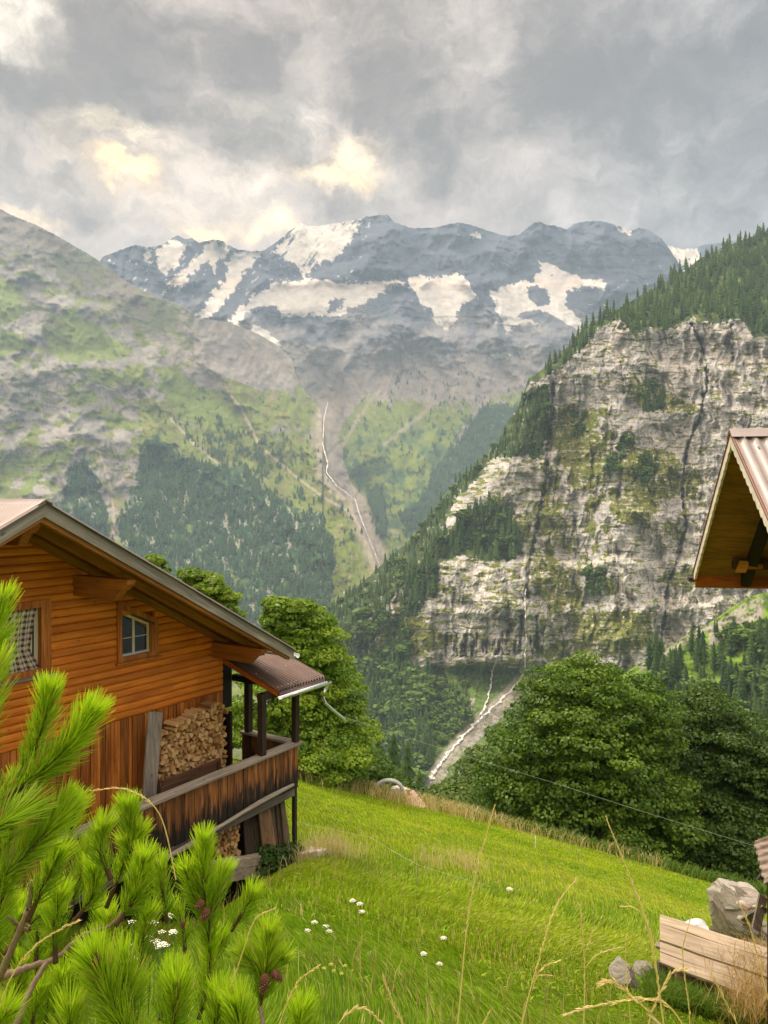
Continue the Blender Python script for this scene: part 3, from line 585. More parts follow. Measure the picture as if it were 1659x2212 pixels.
mass('far_forest', FAR, [spruce(s + 40, 3, 4, .2) for s in range(3)], treemat('far_needles', (.024, .058, .03), (.06, .11, .045)), 3)
# ------------------------------------------------------------------ meadow
def crestY(t): return 33.5 + 1.2 * np.sin(t * 9) + 1.5 * t
def ground(X, Y):
    X = np.asarray(X, float); Y = np.asarray(Y, float)
    t = X / np.maximum(Y, 4.)
    h = -2.3 - .318 * Y - .26 * np.maximum(X, -9)
    h = h - .3 * np.exp(-(((X + 2.5) / 3.5) ** 2 + ((Y - 16.5) / 4.) ** 2)) - 1.9 * sstep(X, -1., -4.) * sstep(Y, 21, 15) * sstep(Y, 3, 6)
    h = h + .16 * fbm(X / 5, Y / 5, 3, 300) + .05 * fbm(X / 1.3, Y / 1.3, 3, 301)
    over = np.maximum(Y - crestY(t), 0)
    h = h - .42 * over * sstep(over, 0, 7)
    # bank under the photographer's path
    h = h + .5 * sstep(Y, 3.6, 1.6)
    return h
GX = np.concatenate([np.linspace(-60, -14, 30), np.linspace(-13.8, 22, 240), np.linspace(22.5, 80, 40)])
GY = np.concatenate([np.linspace(-20, 1.5, 14), np.linspace(1.7, 42, 300), np.linspace(42.5, 460, 60)])
gx, gy = np.meshgrid(GX, GY); gz = ground(gx, gy)
nr, nc = gx.shape; idx = np.arange(nr * nc).reshape(nr, nc)
me = npmesh('meadow', np.stack([gx, gy, gz], -1).reshape(-1, 3), np.stack([idx[:-1, :-1], idx[:-1, 1:], idx[1:, 1:], idx[1:, :-1]], -1).reshape(-1, 4), True)
m = bpy.data.materials.new('meadow_soil'); m.use_nodes = True; N = NT(m.node_tree); bs = m.node_tree.nodes['Principled BSDF']
tc = N.n('ShaderNodeTexCoord'); n1_ = N.noise(tc.outputs['Object'], .35, 6, .6); n2_ = N.noise(tc.outputs['Object'], 9, 6, .7)
cc = N.mix(N.ss(n1_, .35, .65), (.15, .27, .015), (.28, .34, .03)); cc = N.mix(N.ss(n2_, .35, .7), cc, (.06, .105, .014))
N.put(bs.inputs['Base Color'], cc); bs.inputs['Roughness'].default_value = 1; bs.inputs['Specular IOR Level'].default_value = .05
N.put(bs.inputs['Normal'], N.n('ShaderNodeBump', i={'Height': n2_, 'Strength': .9, 'Distance': .06}).outputs[0])
tag(link('meadow', me, m), kind='structure')

def leafmat(name, rough=.6, trans=.35, spec=.25):
    m = bpy.data.materials.new(name); m.use_nodes = True; N = NT(m.node_tree); nt = m.node_tree; nt.nodes.clear()
    a = N.n('ShaderNodeAttribute', attribute_name='col')
    p = N.n('ShaderNodeBsdfPrincipled', i={'Base Color': a.outputs['Color'], 'Roughness': rough, 'Specular IOR Level': spec})
    t = N.n('ShaderNodeBsdfTranslucent', i={'Color': N.mix(1., a.outputs['Color'], (1.25, 1.25, .55), 'MULTIPLY')})
    x = N.n('ShaderNodeMixShader', i={0: trans}); nt.links.new(p.outputs[0], x.inputs[1]); nt.links.new(t.outputs[0], x.inputs[2])
    o = N.n('ShaderNodeOutputMaterial'); nt.links.new(x.outputs[0], o.inputs[0])
    return m
gmat = leafmat('grass_blades', .7, .35, .15); lmat = leafmat('leaves', .45, .38, .3); drymat = leafmat('dry_grass', .8, .3, .1)

def blades(name, X, Y, H, W, col, seed, mat, lean=.35, kind='stuff', zf=None):
    """many curved grass blades rooted on the ground"""
    r = np.random.default_rng(seed); n = len(X); Z = (zf or ground)(X, Y) - .01
    a = r.random(n) * 6.283; ln = lean * (.3 + r.random(n)); b = r.random(n) * 6.283
    wx = np.cos(b) * W * .5; wy = np.sin(b) * W * .5; dx = np.cos(a) * ln * H; dy = np.sin(a) * ln * H
    V = np.zeros((n, 5, 3))
    V[:, 0] = np.stack([X - wx, Y - wy, Z], -1); V[:, 1] = np.stack([X + wx, Y + wy, Z], -1)
    V[:, 2] = np.stack([X + dx * .35 + wx * .8, Y + dy * .35 + wy * .8, Z + H * .6], -1); V[:, 3] = np.stack([X + dx * .35 - wx * .8, Y + dy * .35 - wy * .8, Z + H * .6], -1)
    V[:, 4] = np.stack([X + dx, Y + dy, Z + H * (1 - .3 * ln)], -1)
    i = np.arange(n)[:, None] * 5
    Fq = np.concatenate([i + np.array([[0, 1, 2]]), i + np.array([[0, 2, 3]]), i + np.array([[3, 2, 4]])])
    me = npmesh(name, V.reshape(-1, 3), Fq)
    c = np.repeat(col[:, None], 5, 1)
    setcol(me, c.reshape(-1, 3)); o = link(name, me, mat); tag(o, kind=kind); return o
def seedpts(n, ylo, yhi, seed, p=2.0):
    r = np.random.default_rng(seed); Y = ylo + (yhi - ylo) * r.random(n) ** p
    t = -.66 + 1.22 * r.random(n); return t * Y, Y
def gcol(X, Y, r):
    a = fbm(X / 4.5, Y / 4.5, 4, 310); b = fbm(X / .8, Y / .8, 3, 311)
    col = lerp3((.17, .31, .014), (.45, .53, .035), sstep(a + .45 * b + .2 * r.normal(size=len(X)), -.7, .6))
    near = sstep(Y, 16, 8) ; col = lerp3(col, np.array((.17, .33, .014)) * (1 + .3 * b)[..., None], near * .75)
    dry = r.random(len(X)) < (.05 + .12 * sstep(a, .1, .4)); col[dry] = (.55, .50, .20)
    return col * (.55 + .8 * r.random(len(X)))[:, None]
r = np.random.default_rng(5)
for nm_, n, y0, y1, h0, w0, pw in (('grass', 190000, 4.6, 13, .13, .011, 1.3), ('grass', 230000, 12, 36, .10, .020, 1.15)):
    X, Y = seedpts(n, y0, y1, n, pw)
    H = h0 * (.6 + .9 * r.random(n)) * (1 + .5 * fbm(X / 1.2, Y / 1.2, 3, 312)); blades(nm_, X, Y, H, w0 * (.7 + .6 * r.random(n)), gcol(X, Y, r), n, gmat, .65)
# broad weed leaves mixed in the sward
n = 80000; X, Y = seedpts(n, 4.8, 32, 77, 1.25); k = fbm(X / 1.6, Y / 1.6, 3, 313) > .02; X, Y = X[k], Y[k]; n = len(X)
blades('meadow_herbs', X, Y, .05 + .06 * r.random(n), .02 + .022 * r.random(n), lerp3((.16, .34, .02), (.38, .52, .04), r.random(n)), 78, gmat, 1.0)
n = 6500; X, Y = seedpts(n, 5.5, 34, 79, 1.3); k = fbm(X / 3, Y / 3, 3, 314) > -.1; X, Y = X[k], Y[k]; n = len(X)
blades('flowering_grass', X, Y, .22 + .22 * r.random(n), .007 + .006 * r.random(n), lerp3((.24, .22, .06), (.50, .50, .20), r.random(n)), 80, gmat, .35)
n = 40000; X, Y = seedpts(n, 5, 34, 87, 1.3); k = fbm(X / 2.2, Y / 2.2, 4, 315) > .12; X, Y = X[k], Y[k]; n = len(X)
blades('clover_patches', X, Y, .03 + .05 * r.random(n), .02 + .02 * r.random(n), lerp3((.06, .15, .014), (.12, .26, .02), r.random(n)), 88, gmat, 1.2)
# dry tall grass along the far edge and in tufts
def tuft(cx, cy, rad, n, h, seed, name='dry_grass_tuft', label=None):
    r = np.random.default_rng(seed); X = cx + rad * r.normal(size=n) * .5; Y = cy + rad * r.normal(size=n) * .5
    o = blades(name, X, Y, h * (.6 + .6 * r.random(n)), .012 + .008 * r.random(n), lerp3((.50, .42, .20), (.62, .56, .34), r.random(n)), seed, drymat, .5, kind=None)
    if label: tag(o, label, 'grass tuft')
    return o
n = 15000; t = -.13 + .50 * r.random(n) ** 1.0; Y = crestY(t) + r.normal(size=n) * .8; X = t * Y
e = np.exp(-((t - .07) / .07) ** 2) + .45 * np.exp(-((t + .05) / .06) ** 2) + .12; k = r.random(n) < e; X, Y = X[k], Y[k]; n = len(X)
blades('dry_edge_grass', X, Y, .3 + .45 * r.random(n), .02 + .015 * r.random(n), lerp3((.34, .30, .10), (.62, .52, .30), r.random(n)), 81, drymat, .6)
n = 5000; t = -.1 + .65 * r.random(n); Y = crestY(t) + .3 + r.normal(size=n) * .5; X = t * Y
blades('edge_weeds', X, Y, .3 + .4 * r.random(n), .05 + .04 * r.random(n), lerp3((.05, .12, .02), (.14, .22, .03), r.random(n)), 82, gmat, .7)
def gpt(px, py, y0=3.):
    """where the ray through a pixel meets the ground"""
    Y = y0
    for _ in range(4000):
        X = (px - CX) / F * Y; z = -(py - CY) / F * Y
        if z < float(ground(X, Y)): break
        if Y > crestY(X / Y): Y -= .3; break
        Y += .01
    return Vector(((px - CX) / F * Y, Y, float(ground((px - CX) / F * Y, Y))))
p = gpt(700, 1850); tuft(p.x, p.y, .9, 420, .55, 83, label='pale dry grass tuft beside the chalet post and the stone slab')
p = gpt(935, 1875); tuft(p.x, p.y, .35, 60, .5, 84, label='upright dry stalks in the middle of the meadow')
p = gpt(1010, 1880); tuft(p.x, p.y, .55, 120, .5, 85, label='larger clump of dry stalks right of the meadow middle')
p = gpt(650, 1990); tuft(p.x, p.y, .1, 6, .3, 86, label='few thin dry blades near the white flowers')

# ------------------------------------------------------------------ broadleaf trees near by
barkm = rockmat('bark', .6, 6.); 
def cyl_between(V, Fq, a, b, ra, rb, k=7):
    a = np.array(a, float); b = np.array(b, float); d = b - a; d /= np.linalg.norm(d) + 1e-9
    u = np.cross(d, (0, 0, 1.) if abs(d[2]) < .9 else (1., 0, 0)); u /= np.linalg.norm(u); v = np.cross(d, u); i = len(V)
    for p_, r_ in ((a, ra), (b, rb)):
        for j in range(k): q = 6.2832 * j / k; V.append(tuple(p_ + (u * math.cos(q) + v * math.sin(q)) * r_))
    for j in range(k): Fq.append((i + j, i + (j + 1) % k, i + k + (j + 1) % k, i + k + j))
    return i
def solidmesh(name, V, Fq, mat, parent=None, col=None, smooth=False):
    me = bpy.data.meshes.new(name); me.from_pydata([tuple(v) for v in V], [], [tuple(f) for f in Fq]); me.update()
    if smooth:
        for p_ in me.polygons: p_.use_smooth = True
    if col is not None: setcol(me, np.tile(np.array(col, float), (len(V), 1)))
    return link(name, me, mat, parent)
def broadleaf(name, ells, base, label, nleaf, leaf, c1, c2, seed, clump=(.45, .9), group=None, trunk_r=.25, gap=-1):
    """ells: crown ellipsoids (centre xyz, radii xyz). Clumps of leaves ride on them; light and gaps come between the clumps"""
    r = np.random.default_rng(seed); root = empty(name, base, label, 'tree', group); ctr = []; rad = []
    for (c, q) in ells:
        area = (q[0] * q[2] + q[0] * q[1] + q[1] * q[2]) / 3; nc_ = int(10 * area / (clump[1] ** 2 * 1.0)) + 6
        for _ in range(nc_):
            u = r.normal(size=3); u /= np.linalg.norm(u); s = (.6 + .48 * r.random() ** .5) if r.random() < .85 else .4 * r.random() + .1
            ctr.append(np.array(c) + u * np.array(q) * s); rad.append(clump[0] + (clump[1] - clump[0]) * r.random())
    ctr = np.array(ctr); rad = np.array(rad); nc_ = len(ctr); w_ = rad ** 2; w_ /= w_.sum()
    k = r.choice(nc_, nleaf, p=w_); u = r.normal(size=(nleaf, 3)); u[:, 2] = u[:, 2] * .7 + .25; u /= np.linalg.norm(u, axis=1)[:, None]
    rr = rad[k] * (.55 + .5 * r.random(nleaf) ** .5)
    pos = ctr[k] + u * rr[:, None] * np.array((1.4, 1.4, .5)); 
    nrm = u * .8 + r.normal(size=(nleaf, 3)) * .45 + np.array((0, 0, .5)); nrm /= np.linalg.norm(nrm, axis=1)[:, None]
    e = np.cross(nrm, r.normal(size=(nleaf, 3))); e /= np.linalg.norm(e, axis=1)[:, None]; f = np.cross(nrm, e)
    s = leaf * (.6 + .7 * r.random(nleaf))[:, None]
    # a folded, lobed leaf: six corners
    V = np.stack([pos - e * s * .55, pos - e * s * .1 - f * s * .5 + nrm * s * .10, pos + e * s * .62 - nrm * s * .12, pos - e * s * .1 + f * s * .5 + nrm * s * .10, pos + e * s * .35 - f * s * .38, pos + e * s * .35 + f * s * .38], 1)
    i = np.arange(nleaf)[:, None] * 6
    Fq = np.concatenate([i + np.array([[0, 1, 2]]), i + np.array([[0, 2, 3]]), i + np.array([[1, 4, 2]]), i + np.array([[3, 2, 5]])])
    cl = r.random(nc_); cv = np.clip(cl[k] * .6 + .4 * r.random(nleaf), 0, 1)
    col = lerp3(c1, c2, cv ** 1.3) * (1 + .25 * r.normal(size=(nleaf, 1)) * .5)
    me = npmesh('crown', V.reshape(-1, 3) - np.array(base), Fq); setcol(me, np.repeat(col, 6, 0)); link('crown', me, lmat, root)
    TV, TF = [], []; b0 = np.array(base, float); top = np.array(ells[0][0], float); mid = b0 * .45 + top * .55; mid[2] = b0[2] + .45 * (top[2] - b0[2])
    cyl_between(TV, TF, b0 - (0, 0, .5), mid, trunk_r, trunk_r * .7, 9); cyl_between(TV, TF, mid, top, trunk_r * .7, trunk_r * .3, 8)
    for j in r.choice(nc_, min(nc_, 46), replace=False):
        s_ = mid + (top - mid) * r.random(); m2 = s_ * .45 + ctr[j] * .55 + np.array((0, 0, -.1)); cyl_between(TV, TF, s_, m2, trunk_r * .28, trunk_r * .16, 5); cyl_between(TV, TF, m2, ctr[j], trunk_r * .16, trunk_r * .05, 4)
    TV = [np.array(v) - b0 for v in TV]; solidmesh('trunk', TV, TF, barkm, root, (.10, .085, .065))
    return root
def E(px, py, D, rx, ry, rz=None):
    """crown ellipsoid about (px, py) on the photograph at distance D; radii in photograph pixels"""
    c = at(px, py, D); k = D / F; return (tuple(c), (rx * k, (rz or rx) * k, ry * k))
def slope(X, Y): return float(ground(X, Y))
def base(px, D, drop=0): X = (px - CX) / F * D; return (X, D, slope(X, D) - drop)
LG1, LG2 = (.045, .11, .012), (.17, .28, .025)
broadleaf('maple_tree', [E(1255, 1660, 41, 165, 205), E(1190, 1720, 40, 115, 120), E(1330, 1560, 42, 120, 110), E(1360, 1760, 40, 130, 115), E(1215, 1530, 41, 75, 85), E(1110, 1690, 40, 60, 95), E(1262, 1470, 42, 65, 50)], base(1260, 41), 'big round dark green maple behind the lower edge of the meadow', 120000, .14, LG1, LG2, 401, (.35, .75), trunk_r=.32)
broadleaf('maple_tree', [E(1560, 1690, 44, 130, 180), E(1530, 1580, 45, 70, 100), E(1640, 1720, 43, 100, 150), E(1500, 1790, 42, 110, 90), E(1620, 1830, 40, 110, 70)], base(1570, 44), 'dark maple right of the big round maple, above the ruined stone wall', 85000, .14, (.03, .075, .012), (.10, .175, .025), 402, (.35, .75), trunk_r=.3)
broadleaf('maple_tree', [E(662, 1400, 34, 66, 78), E(697, 1500, 34, 72, 105), E(740, 1605, 34, 58, 80), E(620, 1490, 34, 90, 110), E(675, 1620, 33, 100, 66), E(620, 1410, 35, 34, 34), E(535, 1570, 33, 55, 55)], base(640, 36), 'leafy maple standing right behind the chalet porch roof', 95000, .105, (.08, .18, .014), (.34, .48, .04), 403, (.3, .65), trunk_r=.26)
broadleaf('ash_tree', [E(448, 1268, 30, 34, 26), E(485, 1305, 30, 16, 20), E(415, 1242, 30, 16, 10), E(465, 1340, 30, 44, 34)], base(470, 31), 'leafy tree whose top rises behind the chalet roof slope', 17000, .11, (.08, .17, .014), (.28, .40, .04), 404, (.2, .38), trunk_r=.18)
broadleaf('ash_tree', [E(600, 1312, 33, 18, 14), E(645, 1308, 33, 16, 12), E(610, 1345, 33, 30, 24)], base(575, 34), 'pale green young tree top above the chalet roof edge', 5000, .19, (.12, .22, .02), (.24, .36, .04), 405, (.2, .4), trunk_r=.1)
broadleaf('ash_tree', [E(334, 1212, 28, 10, 8), E(334, 1240, 28, 22, 18)], base(334, 29), 'small leafy tip peeping over the roof line of the chalet', 700, .16, (.12, .2, .02), (.2, .3, .04), 406, (.15, .3), trunk_r=.08)
broadleaf('bush', [E(985, 1745, 72, 45, 28), E(1040, 1715, 80, 40, 45)], base(1000, 72), 'light green shrubs behind the dry grass at the meadow edge', 16000, .30, (.06, .12, .015), (.16, .23, .035), 407, (.8, 1.5), trunk_r=.15)
broadleaf('broadleaf_tree', [E(848, 1712, 95, 40, 30), E(800, 1680, 100, 36, 34), E(880, 1725, 90, 24, 16)], base(850, 92), 'dark leafy tree below the meadow edge, behind the curved pipe', 22000, .36, (.035, .085, .015), (.11, .18, .03), 408, (1, 1.9), trunk_r=.3)
broadleaf('broadleaf_tree', [E(725, 1660, 60, 45, 50), E(780, 1665, 62, 40, 40)], base(740, 60), 'low leafy tree at the top edge of the meadow behind the white posts', 12000, .26, (.045, .10, .015), (.13, .21, .03), 409, (.6, 1.2), trunk_r=.2)
broadleaf('broadleaf_tree', [E(1055, 1665, 150, 32, 45), E(1090, 1625, 160, 26, 45), E(1000, 1715, 140, 32, 30)], base(1030, 150, 40), 'mid green trees right of the white stream in the valley', 20000, .5, (.045, .10, .015), (.13, .20, .035), 410, (1.6, 3), trunk_r=.4)
n = 0
for (px, py, D, hh) in ((962, 1676, 190, 24), (985, 1655, 200, 26), (1010, 1640, 180, 24), (1040, 1608, 175, 24), (1068, 1585, 170, 22), (905, 1660, 150, 20), (1100, 1560, 150, 22), (940, 1700, 130, 20), (880, 1600, 220, 26), (850, 1580, 230, 26), (815, 1570, 230, 24), (780, 1560, 220, 24)):
    o = link('spruce', SPM[n % 6]); o.location = at(px, py + hh * F / D, D); o.scale = (hh, hh, hh); o.rotation_euler = (0, 0, n); n += 1
    tag(o, 'nearer spruce rising beside the foot of the white stream' if px > 900 else 'nearer spruce in the wood left of the white stream', 'tree', 'spruces near the foot of the stream' if px > 900 else 'spruces left of the stream foot')
# ------------------------------------------------------------------ wood, metal, stone
def woodmat(name, axis, c1, c2, rough=.6, grain=1., knots=True, weather=None, attr=False, spec=.3, slant=0.):
    """grain runs along the given local axis (0, 1, 2); weather = (colour, z low, z high) for rain-blackened board ends"""
    m = bpy.data.materials.new(name); m.use_nodes = True; N = NT(m.node_tree); b = m.node_tree.nodes['Principled BSDF']
    tc0 = tc = N.n('ShaderNodeTexCoord').outputs['Object']
    if slant: tc = N.n('ShaderNodeVectorRotate', rotation_type='Y_AXIS', i={'Vector': tc, 'Angle': slant}).outputs[0]
    s = [22., 22., 22.]; s[axis] = 1.1
    g = N.noise(N.v('MULTIPLY', tc, tuple(s)), grain, 6, .6, .6)
    s2 = [1.6, 1.6, 1.6]; s2[axis] = .5; big = N.noise(N.v('MULTIPLY', tc, tuple(s2)), 1.7, 4, .6)
    col = N.mix(N.ss(g, .32, .68), c1, c2)
    col = N.mix(N.ss(big, .3, .7, 0., .45), col, tuple(.55 * v for v in c1))
    if knots:
        s3 = [5., 5., 5.]; s3[axis] = 2.2
        vo = N.n('ShaderNodeTexVoronoi', feature='F1'); N.put(vo.inputs['Vector'], N.v('MULTIPLY', tc, tuple(s3))); vo.inputs['Scale'].default_value = 1.
        col = N.mix(N.ss(vo.outputs['Distance'], .13, .03, 0., .75), col, tuple(.3 * v for v in c1))
    if weather:
        wc, zl, zh = weather; sep = N.n('ShaderNodeSeparateXYZ', i={0: tc})
        wn_ = N.noise(N.v('MULTIPLY', tc, (14, 14, 1.2)), 1., 5, .65); wf = N.m('ADD', N.ss(sep.outputs[2], zh, zl, 0., 1., False), N.m('MULTIPLY', N.m('SUBTRACT', wn_, .5), 2.2))
        col = N.mix(N.ss(wf, .35, .75), col, wc)
    if attr: col = N.mix(1., col, N.n('ShaderNodeAttribute', attribute_name='col').outputs['Color'], 'MULTIPLY')
    N.put(b.inputs['Base Color'], col); b.inputs['Roughness'].default_value = rough; b.inputs['Specular IOR Level'].default_value = spec
    N.put(b.inputs['Normal'], N.n('ShaderNodeBump', i={'Height': g, 'Strength': .35, 'Distance': .01}).outputs[0])
    return m
def plain(name, c, rough=.5, metal=0., nz=.15, sc_=8., spec=.5):
    m = bpy.data.materials.new(name); m.use_nodes = True; N = NT(m.node_tree); b = m.node_tree.nodes['Principled BSDF']
    tc = N.n('ShaderNodeTexCoord').outputs['Object']; n = N.noise(tc, sc_, 5, .6)
    N.put(b.inputs['Base Color'], N.mix(N.ss(n, .3, .7), tuple(v * (1 - nz) for v in c), tuple(min(1, v * (1 + nz)) for v in c)))
    N.put(b.inputs['Roughness'], N.ss(n, .2, .8, rough * .8, min(1, rough * 1.2))); b.inputs['Metallic'].default_value = metal; b.inputs['Specular IOR Level'].default_value = spec
    return m
W_SID = woodmat('honey_log_siding', 0, (.58, .150, .010), (.84, .285, .024), .45, attr=True)
W_VER = woodmat('brown_upright_boards', 2, (.30, .080, .012), (.66, .25, .045), .55, attr=True)
W_BEAM = woodmat('roof_beam_wood', 0, (.28, .10, .016), (.46, .19, .04), .5, attr=True)
W_BEAMY = woodmat('purlin_wood', 1, (.32, .10, .014), (.50, .18, .03), .5, attr=True)
W_GREY = woodmat('weathered_grey_wood', 0, (.20, .175, .145), (.37, .33, .28), .85, attr=True, spec=.1)
W_GREYZ = woodmat('weathered_grey_upright', 2, (.17, .15, .125), (.33, .29, .24), .85, attr=True, spec=.1)
W_GREYY = woodmat('weathered_grey_cross', 1, (.20, .175, .145), (.37, .33, .28), .85, attr=True, spec=.1)
W_PANEL = woodmat('sun_burnt_balcony_boards', 2, (.14, .045, .012), (.40, .17, .05), .65, weather=((.016, .012, .010), 2.45, 3.45), attr=True)
W_BR = [woodmat('gable_wood', 0, (.30, .11, .016), (.48, .20, .04), .5, attr=True, slant=q) for q in (-.499, .499)]
W_GR = [woodmat('weathered_gable_wood', 0, (.19, .175, .155), (.36, .335, .29), .85, attr=True, spec=.1, slant=q) for q in (-.499, .499)]
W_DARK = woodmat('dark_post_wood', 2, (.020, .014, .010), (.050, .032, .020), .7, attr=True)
CORRP = plain('dark_brown_sheet_metal', (.14, .095, .085), .38, .25, .15, 3.)
CORR = plain('brown_sheet_metal', (.25, .20, .19), .42, .25, .12, 3.)
GALV = plain('galvanised_metal', (.62, .66, .68), .28, .85, .10, 5.)
CREAM = plain('cream_window_paint', (.62, .58, .44), .45, 0, .05)
def glassmat():
    m = bpy.data.materials.new('dark_window_glass'); m.use_nodes = True; b = m.node_tree.nodes['Principled BSDF']
    b.inputs['Base Color'].default_value = (.012, .014, .014, 1); b.inputs['Roughness'].default_value = .06; b.inputs['Specular IOR Level'].default_value = .6; return m
GLASS = glassmat()
LOGEND = woodmat('split_log_wood', 1, (.50, .34, .17), (.70, .52, .30), .8, grain=.7, knots=False, attr=True, spec=.1)
STONE = rockmat('field_stone', .8, 2.2)

class MB:
    def __init__(s): s.V = []; s.F = []; s.C = []
    def add(s, V, Fq, c=(1, 1, 1)):
        b = len(s.V); s.V += [tuple(v) for v in V]; s.F += [tuple(b + i for i in f) for f in Fq]; s.C += [c] * len(V)
    def box(s, lo, hi, c=(1, 1, 1), jit=0.):
        x0, y0, z0 = lo; x1, y1, z1 = hi
        V = [(x, y, z) for x in (x0, x1) for y in (y0, y1) for z in (z0, z1)]
        if jit: V = [tuple(q + random.uniform(-jit, jit) for q in v) for v in V]
        s.add(V, [(0, 1, 3, 2), (4, 6, 7, 5), (0, 4, 5, 1), (2, 3, 7, 6), (0, 2, 6, 4), (1, 5, 7, 3)], c)
    def prism(s, poly, a, off, c=(1, 1, 1)):
        """polygon of 3-d points extruded by the vector off"""
        n = len(poly); P = [Vector(p) for p in poly]; o = Vector(off)
        s.add(P + [p + o for p in P], [tuple(range(n))[::-1], tuple(range(n, 2 * n))] + [(i, (i + 1) % n, n + (i + 1) % n, n + i) for i in range(n)], c)
    def tube(s, pts, r, k=8, c=(1, 1, 1), cap=True):
        pts = [Vector(p) for p in pts]; rs = r if isinstance(r, (list, tuple)) else [r] * len(pts); V = []; Fq = []
        for i, p in enumerate(pts):
            d = (pts[min(i + 1, len(pts) - 1)] - pts[max(i - 1, 0)]).normalized(); u = d.cross(Vector((0, 0, 1)) if abs(d.z) < .95 else Vector((1, 0, 0))).normalized(); v = d.cross(u)
            for j in range(k): q = 6.28318 * j / k; V.append(p + (u * math.cos(q) + v * math.sin(q)) * rs[i])
            if i:
                for j in range(k): a = (i - 1) * k; Fq.append((a + j, a + (j + 1) % k, a + k + (j + 1) % k, a + k + j))
        if cap: Fq.append(tuple(range(k))[::-1]); Fq.append(tuple(range(len(V) - k, len(V))))
        s.add(V, Fq, c)
    def build(s, name, mat, parent=None, smooth=False, bevel=0., origin=None):
        V = s.V
        if origin is not None: o = Vector(origin); V = [Vector(v) - o for v in V]
        me = bpy.data.meshes.new(name); me.from_pydata([tuple(v) for v in V], [], s.F); me.update()
        setcol(me, np.array(s.C, float))
        if smooth:
            for p in me.polygons: p.use_smooth = True
        ob = link(name, me, mat, parent)
        if origin is not None and parent is None: ob.location = origin
        if bevel:
            md = ob.modifiers.new('bevel', 'BEVEL'); md.width = bevel; md.segments = 2; md.limit_method = 'ANGLE'
        return ob
def rc(v=.14, base=1.): q = base * (1 + random.uniform(-v, v)); return (q, q, q)

# ------------------------------------------------------------------ chalet; local axes: x along the gable wall (away to the right), y into the house, z up
O = Vector((-2.98, 17.3, -8.6)); ANG = math.atan2(.836, .549)
ex = Vector((math.cos(ANG), math.sin(ANG), 0)); ey = Vector((-math.sin(ANG), math.cos(ANG), 0))
chal = empty('chalet', O, 'honey brown wooden chalet with grey gable boards, wood store and dark balcony', 'chalet'); chal.rotation_euler = (0, 0, ANG)
def PL(px, py, y0):
    """the point of the local plane y = y0 seen at a pixel -> local x, z"""
    r_ = (px - CX) / F; p = O + ey * y0; s = (r_ * p.y - p.x) / (ex.x - r_ * ex.y); Yd = p.y + s * ex.y
    return s, -(py - CY) / F * Yd - O.z
XC = -.9; XR = -6.17; ZR = 8.57; SL = .545; YV = -1.70; XL = 2 * XR - XC; XE = -.55
def roofz(x): return ZR - abs(x - XR) * SL
zs = PL(463, 1497, 0)[1]                     # where log siding meets the upright boards
WN = [PL(252, 1301, 0), PL(333, 1335, 0), PL(332, 1412, 0), PL(252, 1431, 0)]
wx0, wx1 = WN[0][0] + .03, WN[2][0]; wz0 = PL(260, 1424, 0)[1]; wzt = lambda x: WN[0][1] - .06 + (x - WN[0][0]) * (WN[1][1] - WN[0][1]) / (WN[1][0] - WN[0][0])
WL1 = PL(100, 1300, 0)[0]; WL0 = WL1 - 1.25; WLt = PL(100, 1298, 0)[1]; WLb = PL(72, 1452, 0)[1]
# log siding, course by course, cut round the windows
sid = MB(); P_ = .138; z = zs; k = 0
def holes(z):
    h = []
    if wz0 - .02 < z + P_ * .5: 
        if z + P_ * .5 < wzt((wx0 + wx1) / 2): h.append((wx0, wx1))
    if WLb < z + P_ * .5 < WLt: h.append((WL0, WL1))
    return sorted(h)
while z < ZR - .2:
    zt = z + P_; half = (ZR - .18 - z) / SL; a = max(XL, XR - half); b = min(XC, XR + half); segs = [[a, b]]
    for h0, h1 in holes(z):
        ns = []
        for s0, s1 in segs:
            if h0 > s0: ns.append([s0, min(s1, h0)])
            if h1 < s1: ns.append([max(s0, h1), s1])
        segs = [q for q in ns if q[1] - q[0] > .02]
    for s0, s1 in segs:
        joints = [s0]; xx = s0 + random.uniform(.6, 3.5)
        while xx < s1 - .3: joints.append(xx); xx += random.uniform(1.8, 3.8)
        joints.append(s1)
        for j0, j1 in zip(joints, joints[1:]):
            prof = [(-.002, z + .004)] + [(-.026 * math.sin(math.pi * q / 7) ** .5, z + P_ * q / 7) for q in range(1, 7)] + [(-.002, zt - .004), (.05, zt - .004), (.05, z + .004)]
            sid.prism([(j0 + .002, y_, z_) for y_, z_ in prof], None, (j1 - j0 - .004, 0, 0), rc(.15))
    z = zt; k += 1
sid.build('log_siding', W_SID, chal)
vb = MB(); x = XL; 
while x < XC:
    w_ = random.uniform(.075, .125); y_ = random.choice((-.012, -.022, -.030)); vb.box((x, y_, 1.9), (min(x + w_ - .010, XC), .04, zs), rc(.45, .85)); x += w_
vb.build('upright_boards', W_VER, chal)
wl = MB(); wl.box((XL, .05, -1.2), (XC, .2, zs), (.6, .6, .6)); wl.prism([(XL, .051, zs), (XC, .051, zs), (XC, .051, roofz(XC) - .2), (XR, .051, ZR - .2), (XL, .051, roofz(XL) - .2)], None, (0, .12, 0), (.5, .5, .5))
wl.box((XC - .15, .2, -1.2), (XC, 9, roofz(XC) - .2), (.6, .6, .6)); wl.box((XL, .2, -1.2), (XL + .15, 9, roofz(XL) - .2), (.6, .6, .6)); wl.box((XL, 9, -1.2), (XC, 9.15, zs), (.6, .6, .6)); wl.prism([(XL, 9.0, zs), (XC, 9.0, zs), (XC, 9.0, roofz(XC) - .2), (XR, 9.0, ZR - .2), (XL, 9.0, roofz(XL) - .2)], None, (0, .15, 0), (.5, .5, .5))
wl.build('side_walls', W_VER, chal)
